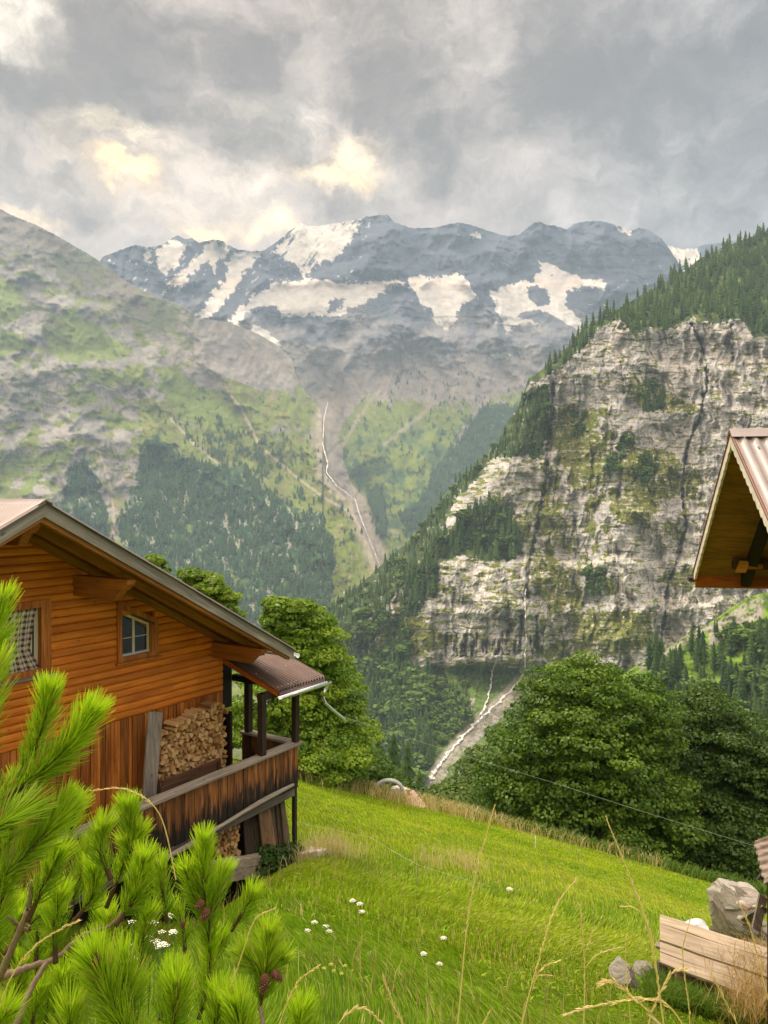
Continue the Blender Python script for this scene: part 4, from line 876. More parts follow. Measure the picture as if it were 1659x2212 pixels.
# low stone plinth under the balcony
# roof: board deck, rafters, purlins, gable boards, sheet metal
XEL = 2 * XR - XE
for sgn, xe in ((1, XE), (-1, XEL)):
    dk = MB(); n = 26
    for i in range(n):
        y0 = YV + .04 + (9.6 - YV) * i / n; y1 = YV + .04 + (9.6 - YV) * (i + 1) / n - .006
        dk.prism([(XR, y0, ZR - .07), (xe, y0, roofz(xe) - .07), (xe, y0, roofz(xe) - .10), (XR, y0, ZR - .10)], None, (0, y1 - y0, 0), rc(.18, .62))
    dk.build('roof_boards', W_BEAM, chal)
    co = MB(); rows = 2; npitch = int((9.75 - YV) / .1); ys = np.arange(npitch * 6) * .1 / 6 + YV - .05
    L = [(XR, ZR + .0), (xe + sgn * .05, roofz(xe) - .03)]
    V = []; Fq = []
    for q, (x_, z_) in enumerate(L):
        for y_ in ys: V.append((x_, y_, z_ + .022 + .020 * math.cos((y_ - YV) / .1 * 6.2832)))
    m_ = len(ys)
    for j in range(m_ - 1): Fq.append((j, j + 1, m_ + j + 1, m_ + j))
    V += [(a, b, c - .012) for a, b, c in V]
    Fq += [tuple(2 * m_ + i for i in f)[::-1] for f in Fq]
    co.add(V, Fq); co.build('roof_sheet', CORR, chal, smooth=True)
    gb = MB(); gb.prism([(XR, YV, ZR + .005), (xe, YV, roofz(xe) + .005), (xe, YV, roofz(xe) - .20), (XR, YV, ZR - .215)], None, (0, .035, 0), (1, 1, 1)); gb.build('gable_board', W_GR[int(sgn < 0)], chal)
    gc = MB(); gc.prism([(XR, YV - .02, ZR + .03), (xe, YV - .02, roofz(xe) + .03), (xe, YV - .02, roofz(xe) + .012), (XR, YV - .02, ZR + .012)], None, (0, .09, 0), (.4, .4, .4)); gc.build('verge_trim', CORR, chal)
    for y_, dp in ((YV + .06, .17), (YV + .75, .15), (-.16, .13)):
        ra = MB(); ra.prism([(XR, y_, ZR - .105), (xe - sgn * .06, y_, roofz(xe) - .075), (xe - sgn * .06, y_, roofz(xe) - .09 - dp * .7), (XR, y_, ZR - .12 - dp)], None, (0, .12, 0), rc(.1, 1.0)); ra.build('rafter', W_BR[int(sgn < 0)], chal)
cap = MB(); cap.prism([(XR - .12, YV - .05, ZR - .035), (XR, YV - .05, ZR + .045), (XR + .12, YV - .05, ZR - .035), (XR, YV - .05, ZR + .02)], None, (0, 11, 0)); cap.build('ridge_cap', CORR, chal)
def purlin(xc, wd_, top, y0, hgt, low=True):
    p = MB(); zt = top
    p.prism([(xc - wd_ / 2, .0, zt), (xc - wd_ / 2, y0, zt), (xc - wd_ / 2, y0 + .02, zt - hgt * .45), (xc - wd_ / 2, y0 + .16, zt - hgt), (xc - wd_ / 2, .0, zt - hgt)], None, (wd_, 0, 0))
    if low: p.prism([(xc - wd_ / 2 + .012, .0, zt - hgt - .004), (xc - wd_ / 2 + .012, y0 + .20, zt - hgt - .004), (xc - wd_ / 2 + .012, y0 + .36, zt - hgt * 1.9), (xc - wd_ / 2 + .012, .0, zt - hgt * 1.9)], None, (wd_ - .024, 0, 0), (.9, .9, .9))
    return p.build('purlin', W_BEAMY, chal, bevel=.006)
pm = PL(285, 1252, -1.5); purlin(pm[0], .17, min(pm[1], roofz(pm[0]) - .25), -1.5, .19)
purlin(XR, .18, ZR - .27, -1.5, .2); purlin(2 * XR - pm[0], .17, min(pm[1], roofz(pm[0]) - .25), -1.5, .19)
pe = PL(572, 1392, -1.45); purlin(min(pe[0], XC - .02), .17, roofz(min(pe[0], XC)) - .24, -1.45, .17)
# small window with a sloping head
fr = MB(); T_ = .075
def wquad(x0, x1, z0, dz, y0, y1, c, mb, cut=0.):   # a frame ring with sloping head
    zt = lambda x: wzt(x) + dz
    o = [(x0, z0), (x1, z0), (x1, zt(x1)), (x0, zt(x0))]; t = cut; i = [(x0 + t, z0 + t), (x1 - t, z0 + t), (x1 - t, zt(x1 - t) - t * 1.1), (x0 + t, zt(x0 + t) - t * 1.1)]
    for a in range(4):
        b = (a + 1) % 4; mb.prism([(o[a][0], y0, o[a][1]), (o[b][0], y0, o[b][1]), (i[b][0], y0, i[b][1]), (i[a][0], y0, i[a][1])], None, (0, y1 - y0, 0), c)
win = MB(); wquad(wx0 - .05, wx1 + .05, wz0 - .05, .06, -.075, .12, (1, 1, 1), win, .09); win.box((wx1 - .10, -.06, wz0 + .03), (wx1 - .035, .10, wzt(wx1) - .06), (.9, .9, .9))
win = win.build('window', W_VER, chal)
f2 = MB(); wquad(wx0 + .035, wx1 - .10, wz0 + .035, -.075, .02, .07, (1, 1, 1), f2, .045); xm = (wx0 + wx1) / 2 - .05
f2.box((xm - .025, .015, wz0 + .07), (xm + .025, .075, wzt(xm) - .12)); f2.box((xm + .03, .03, wz0 + .36), (wx1 - .15, .055, wz0 + .375)); f2.box((wx0 + .07, .03, wz0 + .36), (xm - .03, .055, wz0 + .375))
f2.build('frame', CREAM, win); gl_ = MB(); gl_.prism([(wx0 + .05, .040, wz0 + .05), (wx1 - .12, .040, wz0 + .05), (wx1 - .12, .040, wzt(wx1) - .13), (wx0 + .05, .040, wzt(wx0) - .13)], None, (0, .006, 0)); gl_.build('pane', GLASS, win)
sl = MB(); sl.box((wx0 - .09, -.13, wz0 - .085), (wx1 + .09, -.0, wz0 - .052)); sl.build('sill', W_VER, win)
s2 = MB(); s2.box((wx0 + .04, -.02, wz0 + .04), (wx1 - .1, .018, wz0 + .07)); s2.build('rain_bar', GALV, win)
# large window at the left edge, with a checked curtain
w2 = MB(); x0, x1, z0, z1 = WL0, WL1, WLb, WLt
for a, b, c_, d_ in ((x0 - .05, x1 + .05, z1 - .09, z1 + .03), (x0 - .05, x1 + .05, z0 - .05, z0 + .05), (x0 - .05, x0 + .05, z0 + .05, z1 - .09), (x1 - .13, x1 + .05, z0 + .05, z1 - .09)): w2.box((a, -.07, c_), (b, .14, d_))
w2 = w2.build('window', W_VER, chal)
f = MB()
for a, b, c_, d_ in ((x0 + .05, x1 - .13, z1 - .15, z1 - .09), (x0 + .05, x1 - .13, z0 + .05, z0 + .11), (x0 + .05, x0 + .11, z0 + .11, z1 - .15), (x1 - .20, x1 - .13, z0 + .11, z1 - .15), (x1 - .28, x1 - .235, z0 + .11, z1 - .15)): f.box((a, .04, c_), (b, .10, d_))
f.build('frame', CREAM, w2); g_ = MB(); g_.box((x0 + .06, .043, z0 + .06), (x1 - .14, .049, z1 - .1)); g_.build('pane', GLASS, w2)
sb = MB(); sb.box((x0 - .1, -.15, z0 - .09), (x1 + .1, -.0, z0 - .05)); sb.build('sill', W_GREY, w2)
def checkmat():
    m = bpy.data.materials.new('checked_curtain_cloth'); m.use_nodes = True; N = NT(m.node_tree); b = m.node_tree.nodes['Principled BSDF']
    a = N.n('ShaderNodeAttribute', attribute_name='col'); sp = N.n('ShaderNodeSeparateColor', i={0: a.outputs['Color']})
    def band(v, n_): fr_ = N.m('FRACT', N.m('MULTIPLY', v, n_)); return N.m('GREATER_THAN', fr_, .52)
    s = N.m('ADD', band(sp.outputs[0], 7.), band(sp.outputs[1], 11.))
    N.put(b.inputs['Base Color'], N.mix(N.m('MULTIPLY', s, .5), (.62, .57, .50), (.10, .035, .035))); b.inputs['Roughness'].default_value = .95; return m
nx, nz = 40, 30; V = []; cc = []; cz0, cz1 = z0 + .02, z1 - .1; cxa, cxb = x1 - .72, x1 - .24
for j in range(nz + 1):
    t = j / nz
    for i in range(nx + 1):
        s = i / nx; sweep = .20 * (1 - t) ** 1.5; V.append((cxa + (cxb - cxa) * s * (1 - .35 * (1 - abs(2 * t - .7))) + sweep * s, .0 + .025 * math.sin(s * 22 + 1.5 * t) * (1.1 - .3 * t), cz0 + (cz1 - cz0) * t)); cc.append((s, t, 0))
me = npmesh('curtain', V, [(j * (nx + 1) + i, j * (nx + 1) + i + 1, (j + 1) * (nx + 1) + i + 1, (j + 1) * (nx + 1) + i) for j in range(nz) for i in range(nx)], True); setcol(me, np.array(cc)); link('curtain', me, checkmat(), w2)
# balcony
ZB = 8.6 - 5.2; ZF = ZB - .98; YB = -1.30
rail = MB(); rail.box((-9.5, YB - .13, ZB - .055), (.10, YB + .13, ZB), (1, 1, 1)); rail.build('balcony_rail', W_GREY, chal, bevel=.008)
rail = MB(); rail.box((-.12, YB + .132, ZB - .056), (.11, .25, ZB - .002), (1, 1, 1)); rail.build('balcony_rail', W_GREYY, chal, bevel=.008)
pn = MB(); x = -9.5
while x < 0.02:
    w_ = random.uniform(.085, .135); pn.box((x, YB - .03 + random.choice((0, .006, .014)), ZF + random.uniform(.0, .03)), (x + w_ - .010, YB + .01 + .014, ZB - .058), rc(.40, 1.)); x += w_
pn.build('balcony_boards', W_PANEL, chal)
pn = MB(); y = YB + .13
while y < .2:
    w_ = random.uniform(.09, .13); pn.box((0, y, ZF), (.035, y + w_ - .005, ZB - .058), rc(.3, .6)); y += w_
pn.build('balcony_boards', W_PANEL, chal)
fl = MB()
for i in range(10): fl.box((-9.5, YB + .04 + i * .135, ZF + .0), (-.02, YB + .17 + i * .135, ZF + .04), rc(.15, .7))
fl.box((-9.5, YB - .02, ZF - .16), (-.02, YB + .08, ZF - .004), (.5, .5, .5)); fl.build('balcony_floor', W_GREY, chal)
po = MB(); xm_ = PL(566, 1600, YB)[0]
for xx, yy, z0_, z1_, q in ((-.02, YB, ZB, 4.62, .062), (xm_, YB, ZB, 4.66, .066), (-.03, .06, 1.2, 5.0, .07), (-.03, YB + .02, .95, ZF, .042)):
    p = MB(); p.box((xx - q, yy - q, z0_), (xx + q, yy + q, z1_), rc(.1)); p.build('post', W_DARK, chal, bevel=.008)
pl_ = MB(); pl_.box((-1.15, YB - .07, 4.52), (.55, YB + .07, 4.66), (1, 1, 1)); pl_.build('porch_beam', W_DARK, chal)
pb = MB(); pb.box((-.10, YB + .07, 4.50), (.04, .5, 4.64)); pb.build('porch_beam', W_DARK, chal)
br = MB(); br.prism([(-.07, -.02, 2.3), (-.07, -.02, 2.42), (-.9, .3, 1.75), (-.9, .3, 1.63)], None, (0, .08, 0)); br.build('brace', W_DARK, chal)
pk = MB(); pk.box((XC + .0, .55, 3.9), (-.05, .6, 4.95), (.5, .5, .5)); pk.build('porch_shade_panel', W_DARK, chal)  # dark panel added where the porch gap lies in deep shade
# porch roof
def pz(y): return 4.72 + (y + 1.55) * .325
pd = MB(); xa, xb = -.86, .60
pd.prism([(xa, -1.53, pz(-1.53) - .045), (xa, 1.2, pz(1.2) - .045), (xa, 1.2, pz(1.2) - .075), (xa, -1.53, pz(-1.53) - .075)], None, (xb - xa, 0, 0), (.5, .5, .5)); pd.build('porch_boards', W_BEAM, chal)
for xx in (xa - .03, xb):
    pv_ = MB(); pv_.prism([(xx, -1.55, pz(-1.55) - .012), (xx, 1.2, pz(1.2) - .012), (xx, 1.2, pz(1.2) - .13), (xx, -1.55, pz(-1.55) - .13)], None, (.03, 0, 0), (1, .8, .7)); pv_.build('porch_verge_board', W_BEAMY, chal)
V = []; Fq = []; xs_ = np.arange(xa - .04, xb + .04, .0127)
for y_ in (-1.58, 1.2):
    for x_ in xs_: V.append((x_, y_, pz(y_) + .026 * math.cos(x_ / .092 * 6.2832)))
m_ = len(xs_); Fq = [(j, j + 1, m_ + j + 1, m_ + j) for j in range(m_ - 1)]; V += [(a, b, c - .010) for a, b, c in V]; Fq += [tuple(2 * m_ + i for i in f_)[::-1] for f_ in Fq]
s_ = MB(); s_.add(V, Fq); s_.build('porch_sheet', CORRP, chal, smooth=True)
sc_m = MB()
for i in range(14):
    for y_ in (-1.50,) + ((-.9,) if i % 3 == 0 else ()):
        x_ = xa + .05 + i * .103; c = Vector((x_, y_, pz(y_) + .02)); sc_m.box(c - Vector((.010, .010, .0)), c + Vector((.010, .010, .014)))
sc_m.build('roof_screws', GALV, chal)
fa = MB(); fa.box((xa - .03, -1.60, pz(-1.6) - .115), (xb + .03, -1.585, pz(-1.6) - .02)); fa.build('porch_fascia', CORRP, chal)
def halfpipe(mb, a, b, r_, up=Vector((0, 0, 1)), k=9, th=.004):
    a = Vector(a); b = Vector(b); d = (b - a).normalized(); u = d.cross(up).normalized(); V = []; Fq = []
    for p in (a, b):
        for rr in (r_, r_ - th):
            for j in range(k): q = math.pi * j / (k - 1); V.append(p - up * math.sin(q) * rr + u * math.cos(q) * rr)
    for j in range(k - 1): Fq.append((j, j + 1, 2 * k + j + 1, 2 * k + j)); Fq.append((k + j, 3 * k + j, 3 * k + j + 1, k + j + 1)); Fq.append((j, k + j, k + j + 1, j + 1))
    Fq.append((0, 2 * k, 3 * k, k)); Fq.append((k - 1, 2 * k - 1, 4 * k - 1, 3 * k - 1)); mb.add(V, Fq)
gu = MB(); zg = pz(-1.6) - .10; halfpipe(gu, (xa - .08, -1.67, zg), (xb + .10, -1.67, zg), .065); gu.tube([(xa - .08, -1.735, zg + .004), (xb + .1, -1.735, zg + .004)], .010, 6)
for x_ in (-.5, .1, xb): gu.tube([(x_, -1.60, zg + .03), (x_, -1.605, zg - .03), (x_, -1.67, zg - .072), (x_, -1.73, zg - .03), (x_, -1.737, zg + .01)], .006, 4)
gu.build('gutter', GALV, chal, smooth=True)
inv = lambda p: Vector(((p - O).dot(ex), (p - O).dot(ey), p.z - O.z))
Pd = Vector((xb + .03, -1.67, zg - .05)); q1 = inv(at(697, 1507, 16.75)); q2 = inv(at(703, 1519, 16.8)); q3 = inv(at(724, 1538, 17.0)); q4 = inv(at(742, 1552, 17.2)); q5 = inv(at(747, 1560, 17.22))
dp = MB(); dp.tube([Pd + Vector((0, 0, .03)), Pd, (Pd + q1) / 2 + Vector((-.01, 0, 0)), q1, q2, q3, q4, q5], [.055, .040, .034, .034, .034, .034, .034, .036], 12); dp.build('downpipe', GALV, chal, smooth=True)
gu = MB(); zz = roofz(XE) - .12; halfpipe(gu, (XE + .08, YV - .04, zz), (XE + .08, 9.5, zz), .065); gu.tube([(XE + .145, YV - .04, zz + .004), (XE + .145, 9.5, zz + .004)], .010, 6); gu.build('gutter', GALV, chal, smooth=True)
# pole slung under the balcony boards
a = PL(634, 1695, YB - .09); b = PL(330, 1868, YB - .09); po = MB()
pts = [Vector((a[0] + (b[0] - a[0]) * t, YB - .09 + .015 * math.sin(t * 7), a[1] + (b[1] - a[1]) * t + .02 * math.sin(t * 5))) for t in np.linspace(0, 1, 12)]
po.tube(pts, [.035] + [.045 + .006 * math.sin(i) for i in range(11)], 9, (1, 1, 1)); po.build('pole', W_GREY, chal, smooth=True)
# wood store: bin planks, end board
bn = MB(); a = PL(352, 1735, -.62); b = PL(470, 1655, -.62); zb0 = PL(400, 1716, -.62)[1]; zb1 = PL(465, 1630, -.62)[1]
bn.box((PL(350, 1700, -.62)[0], -.64, ZF + .05), (PL(476, 1650, -.62)[0], -.60, PL(470, 1640, -.62)[1]), (.42, .26, .18)); bn.box((PL(345, 1700, -.66)[0], -.69, PL(400, 1716, -.66)[1]), (PL(410, 1690, -.66)[0], -.645, PL(400, 1680, -.66)[1]), (.34, .22, .16))
bn.box((PL(336, 1700, -.66)[0], -.70, ZF + .04), (PL(344, 1700, -.66)[0], -.60, PL(340, 1690, -.66)[1]), (.15, .12, .10)); bn.box((PL(470, 1700, -.66)[0], -.68, ZF + .04), (PL(476, 1700, -.66)[0], -.60, PL(470, 1645, -.66)[1]), (.3, .18, .12)); bn.build('wood_bin', W_GREY, chal, bevel=.004)
eb = MB(); a = PL(322, 1537, -.62); b = PL(352, 1537, -.62); c_ = PL(332, 1735, -.75); d_ = PL(308, 1735, -.75)
eb.prism([(a[0], -.62, a[1]), (b[0], -.62, b[1] - .02), (c_[0] + .05, -.75, c_[1]), (d_[0], -.75, d_[1])], None, (0, .04, 0), (.95, .95, .98)); eb.build('end_board', W_GREYZ, chal, bevel=.004)
cn = MB(); cn.box((PL(487, 1600, -.3)[0], -.44, ZF), (PL(492, 1600, -.3)[0], .0, PL(488, 1540, -.4)[1]), (.5, .4, .35)); cn.build('end_post', W_DARK, chal)
# boarding under the balcony: tall planks leaning against it
for i, (xa_, xb_, yb, tn) in enumerate(((529, 548, -1.14, .33), (548, 566, -1.16, .45), (563, 590, -1.30, 1.0), (588, 600, -1.2, .5), (600, 612, -1.24, .42), (610, 622, -1.3, .6))):
    q = MB(); zt = ZF - .02; zb_ = PL((xa_ + xb_) / 2, 1850 + (xb_ - 540) * .35 if xb_ > 550 else 1846, yb)[1] - .25; lean = .05 * (i % 3 - .4)
    x0 = PL(xa_, 1750, yb)[0]; x1 = PL(xb_, 1750, yb)[0] - .01; q.prism([(x0 + .03, yb + .1, zt), (x1 - .02, yb + .1, zt), (x1 + lean + .03, yb - .12, zb_), (x0 + lean - .02, yb - .12, zb_)], None, (0, .035, 0), (tn * (.8 if tn == 1. else .8), tn * (.56 if tn == 1. else .7), tn * (.38 if tn == 1. else .6))); q.build('leaning_plank', W_GREYZ, chal)
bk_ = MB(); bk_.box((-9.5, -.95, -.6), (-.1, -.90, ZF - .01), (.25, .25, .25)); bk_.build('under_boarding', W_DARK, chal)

# ------------------------------------------------------------------ firewood: every split log its own
def wedge(seed):
    r = np.random.default_rng(seed); n = (3, 3, 4, 4, 5)[seed % 5]; a0 = r.random() * 6; P = []
    for j in range(n): q = a0 + 6.283 * j / n + r.normal() * .18; rr = .055 * (.8 + .35 * r.random()); P.append((rr * math.cos(q), rr * math.sin(q) * .95))
    mb = MB(); c = [(.95, .85, .75), (.72, .58, .42), (.9, .75, .55), (.6, .48, .36), (1.05, 1., .9)][seed % 5]
    mb.prism([(p[0], 0, p[1]) for p in P], None, (r.normal() * .01, .33, r.normal() * .01), c)
    me = bpy.data.meshes.new('split_log'); me.from_pydata([tuple(v) for v in mb.V], [], mb.F); me.update(); setcol(me, np.array(mb.C)); me.materials.append(LOGEND); return me
WM = [wedge(s) for s in range(15)]
def stack(poly, y0, pitch, label, group, cap, seed, tint=None):
    r = np.random.default_rng(seed); xs = [p[0] for p in poly]; zs_ = [p[1] for p in poly]; n = 0; z = min(zs_) + pitch / 2; row = 0
    while z < max(zs_):
        x = min(xs) + (pitch / 2 if row % 2 else 0)
        while x < max(xs):
            if n < cap and inpoly(np.array([x]), np.array([z]), poly)[0]:
                me = WM[int(r.integers(15))]
                o = link('split_log', me); jj = r.normal(size=3) * (.008, .028, .008); lp = Vector((x + jj[0], y0 + jj[1], z + jj[2])); o.location = O + ex * lp.x + ey * lp.y + Vector((0, 0, lp.z))
                o.rotation_euler = (0, 0, ANG + r.normal() * .04); 
                import mathutils
                o.rotation_mode = 'QUATERNION'; o.rotation_quaternion = mathutils.Quaternion((0, 0, 1), ANG + r.normal() * .04) @ mathutils.Quaternion((0, 1, 0), r.random() * 6.28); s = .82 + .38 * r.random(); o.scale = (s, 1, s)
                fz = (z - min(zs_)) / (max(zs_) - min(zs_)); tag(o, label + (', bottom rows' if fz < .34 else ', middle rows' if fz < .67 else ', top rows'), 'firewood log', group); n += 1
            x += pitch * (.95 + .1 * r.random())
        z += pitch * .88; row += 1
YS = -.44
stack([PL(*p, YS) for p in ((343, 1700), (346, 1590), (356, 1576), (372, 1578), (384, 1562), (404, 1556), (420, 1545), (440, 1532), (456, 1524), (470, 1518), (489, 1520), (489, 1652), (420, 1684))], YS, .099, 'pale split log in the tall firewood stack against the chalet wall', 'split logs stacked against the chalet wall', 260, 9)
bkf = MB(); zlo = ZF + .04; pl0 = [PL(*p, -.34) for p in ((348, 1700), (350, 1604), (384, 1574), (420, 1552), (456, 1534), (486, 1530), (486, 1655))]
stack([PL(*p, -1.08) for p in ((470, 1850), (470, 1762), (517, 1745), (517, 1858))], -1.08, .105, 'split log in the low stack under the balcony boards', 'split logs stacked under the balcony', 60, 10)

# ------------------------------------------------------------------ beam, slab and shrub at the chalet's foot
def rocklump(name, c, sz, seed, label, cat, col=(.42, .39, .34), parent=None, group=None, cub=4, mat=None):
    col = tuple(v * .78 for v in col) if name in ('stone', 'boulder', 'rubble_stone') else col
    r = np.random.default_rng(seed); import bmesh as _b
    bm = _b.new(); _b.ops.create_icosphere(bm, subdivisions=cub, radius=1.); V = np.array([v.co[:] for v in bm.verts])
    s = np.sign(V) * np.abs(V) ** .62
    for _ in range(9):
        n_ = r.normal(size=3); n_ /= np.linalg.norm(n_); d_ = .62 + .25 * r.random(); q = s @ n_; s = s - np.outer(np.maximum(q - d_, 0), n_)
    s = s * (1 + .13 * fbm(V[:, 0] * 3 + V[:, 2] * 2, V[:, 1] * 3 - V[:, 2] * 2.5, 5, seed, .6))[:, None]
    for v, q in zip(bm.verts, s): v.co = Vector(q * np.array(sz))
    me = bpy.data.meshes.new(name); bm.to_mesh(me); bm.free(); base = np.array(col)[None] * (1 + .3 * fbm(V[:, 0] * 5, V[:, 2] * 9 + V[:, 1] * 3, 4, seed + 3, .6))[:, None]; setcol(me, base)
    o = link(name, me, mat or STONE, parent); o.location = c; o.rotation_euler = (r.normal() * .1, r.normal() * .1, r.random() * 6); return tag(o, label, cat, group)
a = at(500, 1874, 15.0); b = at(573, 1862, 15.6); dd = (b - a).normalized(); up = Vector((0, 0, 1)); sd = dd.cross(up)
bm_ = MB()
for k_, (z0, z1) in enumerate(((-.02, .17), (-.24, -.025))):
    A = a - dd * .5 + up * z0; B = b + up * z0 + dd * .02 * k_; H = up * (z1 - z0); Sx = sd * .1; nn = 14; ring = []
    for i in range(nn + 1):
        p = A + (B - A) * i / nn; j = lambda: random.uniform(-.008, .008); ring.append([p - Sx + up * j(), p + Sx + up * j(), p + Sx + H + up * j(), p - Sx + H + up * j()])
    V = [q for rg_ in ring for q in rg_]; Fq = [(i * 4 + j, i * 4 + (j + 1) % 4, i * 4 + 4 + (j + 1) % 4, i * 4 + 4 + j) for i in range(nn) for j in range(4)] + [(3, 2, 1, 0), (nn * 4, nn * 4 + 1, nn * 4 + 2, nn * 4 + 3)]
    bm_.add(V, Fq, (1.15, 1.12, 1.05))
tag(bm_.build('timber_beam', W_GREY, None, bevel=.008, origin=a), 'weathered grey split beam lying at the foot of the wood store', 'beam')
P4 = [at(637, 1851, 15.9), at(668, 1848, 16.3), at(716, 1873, 15.7), at(686, 1882, 15.2)]; zz = P4[0].z
st = MB(); gz_ = [float(ground(p.x, p.y)) + .19 for p in P4]; PP = [Vector((p.x, p.y, g_)) for p, g_ in zip(P4, gz_)]
PP[0].z += .05; PP[1].z += .05
st.prism(PP, None, (0, 0, -.32), (.62, .56, .47)); tag(st.build('stone_slab', rockmat('pale_slab', .25, 3.), None, bevel=.02, origin=PP[0]), 'pale flat stone slab in the grass beside the dark balcony post', 'stone slab')
broadleaf('shrub', [((-2.35, 15.7, -7.35), (.42, .3, .28)), ((-2.0, 15.9, -7.3), (.3, .25, .22))], (-2.3, 15.7, -7.6), 'small dark green shrub at the foot of the leaning planks', 2600, .055, (.02, .06, .01), (.06, .14, .02), 420, (.08, .18), trunk_r=.02)
# ------------------------------------------------------------------ roof of the hut at the right
A0 = at(1582, 945, 9.); ga = R(11); gd = Vector((math.sin(ga), math.cos(ga), 0)); ed = Vector((math.cos(ga), -math.sin(ga), 0)); UP = Vector((0, 0, 1))
hut = empty('hut', (A0.x + 1, A0.y, -6.0), 'steep gabled wooden hut with pale scalloped gable boards and sheet metal roof', 'hut')
hr = Vector(hut.location)
HL = 2.10; sf = (at(1502, 1240, 11.06).z - A0.z) / HL; sn = -.65
def HP(g, e, dz=0.):          # along the gable (+ away), along the ridge (+ right), above the roof plane
    return A0 + gd * g + ed * e + UP * ((sf if g > 0 else -sn) * abs(g) * (1 if g > 0 else -1) + dz) - hr
WHITE = woodmat('pale_gable_board', 0, (.62, .56, .46), (.80, .75, .65), .7, attr=True)
SOF = woodmat('tanned_soffit_board', 0, (.20, .095, .010), (.36, .17, .025), .55, attr=True)
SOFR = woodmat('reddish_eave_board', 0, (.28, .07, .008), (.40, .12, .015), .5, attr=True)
BLK = woodmat('black_beam', 2, (.010, .007, .005), (.022, .014, .010), .8, attr=True)  # near-black wood for the hut rafters
HCOR = plain('pinkish_sheet_metal', (.29, .25, .25), .45, .1, .12, 4.)
for g1, nm in ((HL, 'far'), (-2.3, 'near')):
    sh = MB(); V = []; es = np.arange(-.03, 5.0, .0158)
    for g in (0, g1 + (.06 if g1 > 0 else -.06)):
        for e in es: V.append(HP(g, e, .045 + .020 * math.cos((e + .03) / .127 * 6.2832)))
    n_ = len(es); Fq = [(j, j + 1, n_ + j + 1, n_ + j) for j in range(n_ - 1)]; V += [v - UP * .012 for v in V]; Fq += [tuple(2 * n_ + i for i in f)[::-1] for f in Fq]
    sh.add(V, Fq); sh.build('roof_sheet', HCOR, hut, smooth=True)
    sb = MB(); nb = 14
    for i in range(nb):
        a = g1 * i / nb; b = g1 * (i + 1) / nb - (.005 if g1 > 0 else -.005); sb.prism([HP(a, .02, 0), HP(b, .02, 0), HP(b, .02, -.025), HP(a, .02, -.025)], None, ed * 4.9, rc(.10, .95))
    sb.build('soffit_boards', SOF, hut)
    # scalloped gable board
    gb = MB(); n = 36; up_, lo_ = [], []
    for i in range(n * 4 + 1):
        g = g1 * i / (n * 4); up_.append(HP(g, -.02, .05)); s_ = (i % 8) / 8.; lo_.append(HP(g, -.02, -.085 - .022 * abs(math.sin(math.pi * s_)) + (0 if i % 8 else .012)))
    V = up_ + lo_; m_ = len(up_); V2 = [v + ed * .028 for v in V]; Fq = [(i, i + 1, m_ + i + 1, m_ + i) for i in range(m_ - 1)]; F2 = [tuple(2 * m_ + j for j in f)[::-1] for f in Fq]; F3 = [(m_ + i, m_ + i + 1, 3 * m_ + i + 1, 3 * m_ + i) for i in range(m_ - 1)] + [(i, 2 * m_ + i, 2 * m_ + i + 1, i + 1) for i in range(m_ - 1)]
    gb.add(V + V2, Fq + F2 + F3 + [(0, m_, 3 * m_, 2 * m_), (m_ - 1, 3 * m_ - 1, 4 * m_ - 1, 2 * m_ - 1)]); gb.build('gable_board', WHITE, hut)
    tr = MB(); tr.prism([HP(0, -.032, .062), HP(g1 + .03 * (1 if g1 > 0 else -1), -.032, .062), HP(g1, -.032, .04), HP(0, -.032, .04)], None, ed * .03, (1, 1, 1)); tr.build('verge_trim', woodmat('rust_brown_trim', 0, (.16, .05, .03), (.22, .08, .04)), hut)
rcap = MB(); rcap.prism([HP(.13, -.035, .085), HP(0, -.035, .105), HP(-.13, -.035, .085), HP(0, -.035, .09)], None, ed * 5.05); rcap.build('ridge_cap', HCOR, hut)
sc_ = MB()
for g, e in ((-.32, .20), (-.62, .33), (-.95, .46), (-.35, .58), (-.12, .1), (-.12, .5), (-1.25, .6)): p = HP(g, e, .068); sc_.box(p - Vector((.011, .011, .004)), p + Vector((.011, .011, .012)))
sc_.build('roof_screws', GALV, hut)
vt = MB(); p = HP(-.24, .40, .075); vt.box(p - Vector((.028, .06, .0)), p + Vector((.028, .06, .055)), (.2, .1, .1)); vt.build('roof_vent', W_DARK, hut)
# beams under the overhang
rf = MB(); e0 = .60
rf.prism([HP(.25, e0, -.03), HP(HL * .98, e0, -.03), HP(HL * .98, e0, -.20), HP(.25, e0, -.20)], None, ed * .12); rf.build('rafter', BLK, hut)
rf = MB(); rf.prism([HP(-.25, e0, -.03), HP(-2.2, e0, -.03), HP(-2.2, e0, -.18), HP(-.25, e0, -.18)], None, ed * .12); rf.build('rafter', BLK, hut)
pu = MB(); b = at(1586, 1207, 10.6) - hr; q = b + UP * 0
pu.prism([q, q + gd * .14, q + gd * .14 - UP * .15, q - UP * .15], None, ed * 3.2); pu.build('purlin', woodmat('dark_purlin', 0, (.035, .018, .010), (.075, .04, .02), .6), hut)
bl = MB(); b = at(1589, 1237, 10.55) - hr; bl.prism([b, b + ed * .13, b + ed * .19 + UP * .16, b + ed * .06 + UP * .16], None, gd * .05, (1.6, 1.5, 1.2)); bl.box(b + Vector((.15, -.02, .05)), b + Vector((.50, .03, .12)), (1.3, 1.2, 1.)); bl.build('block', SOF, hut)
fb = MB(); fb.prism([HP(HL, .0, -.0), HP(HL, .0, -.165), HP(HL + .03, .0, -.175), HP(HL + .03, 0, 0)], None, ed * 4.9); fb.build('eave_board', SOFR, hut, bevel=.01)
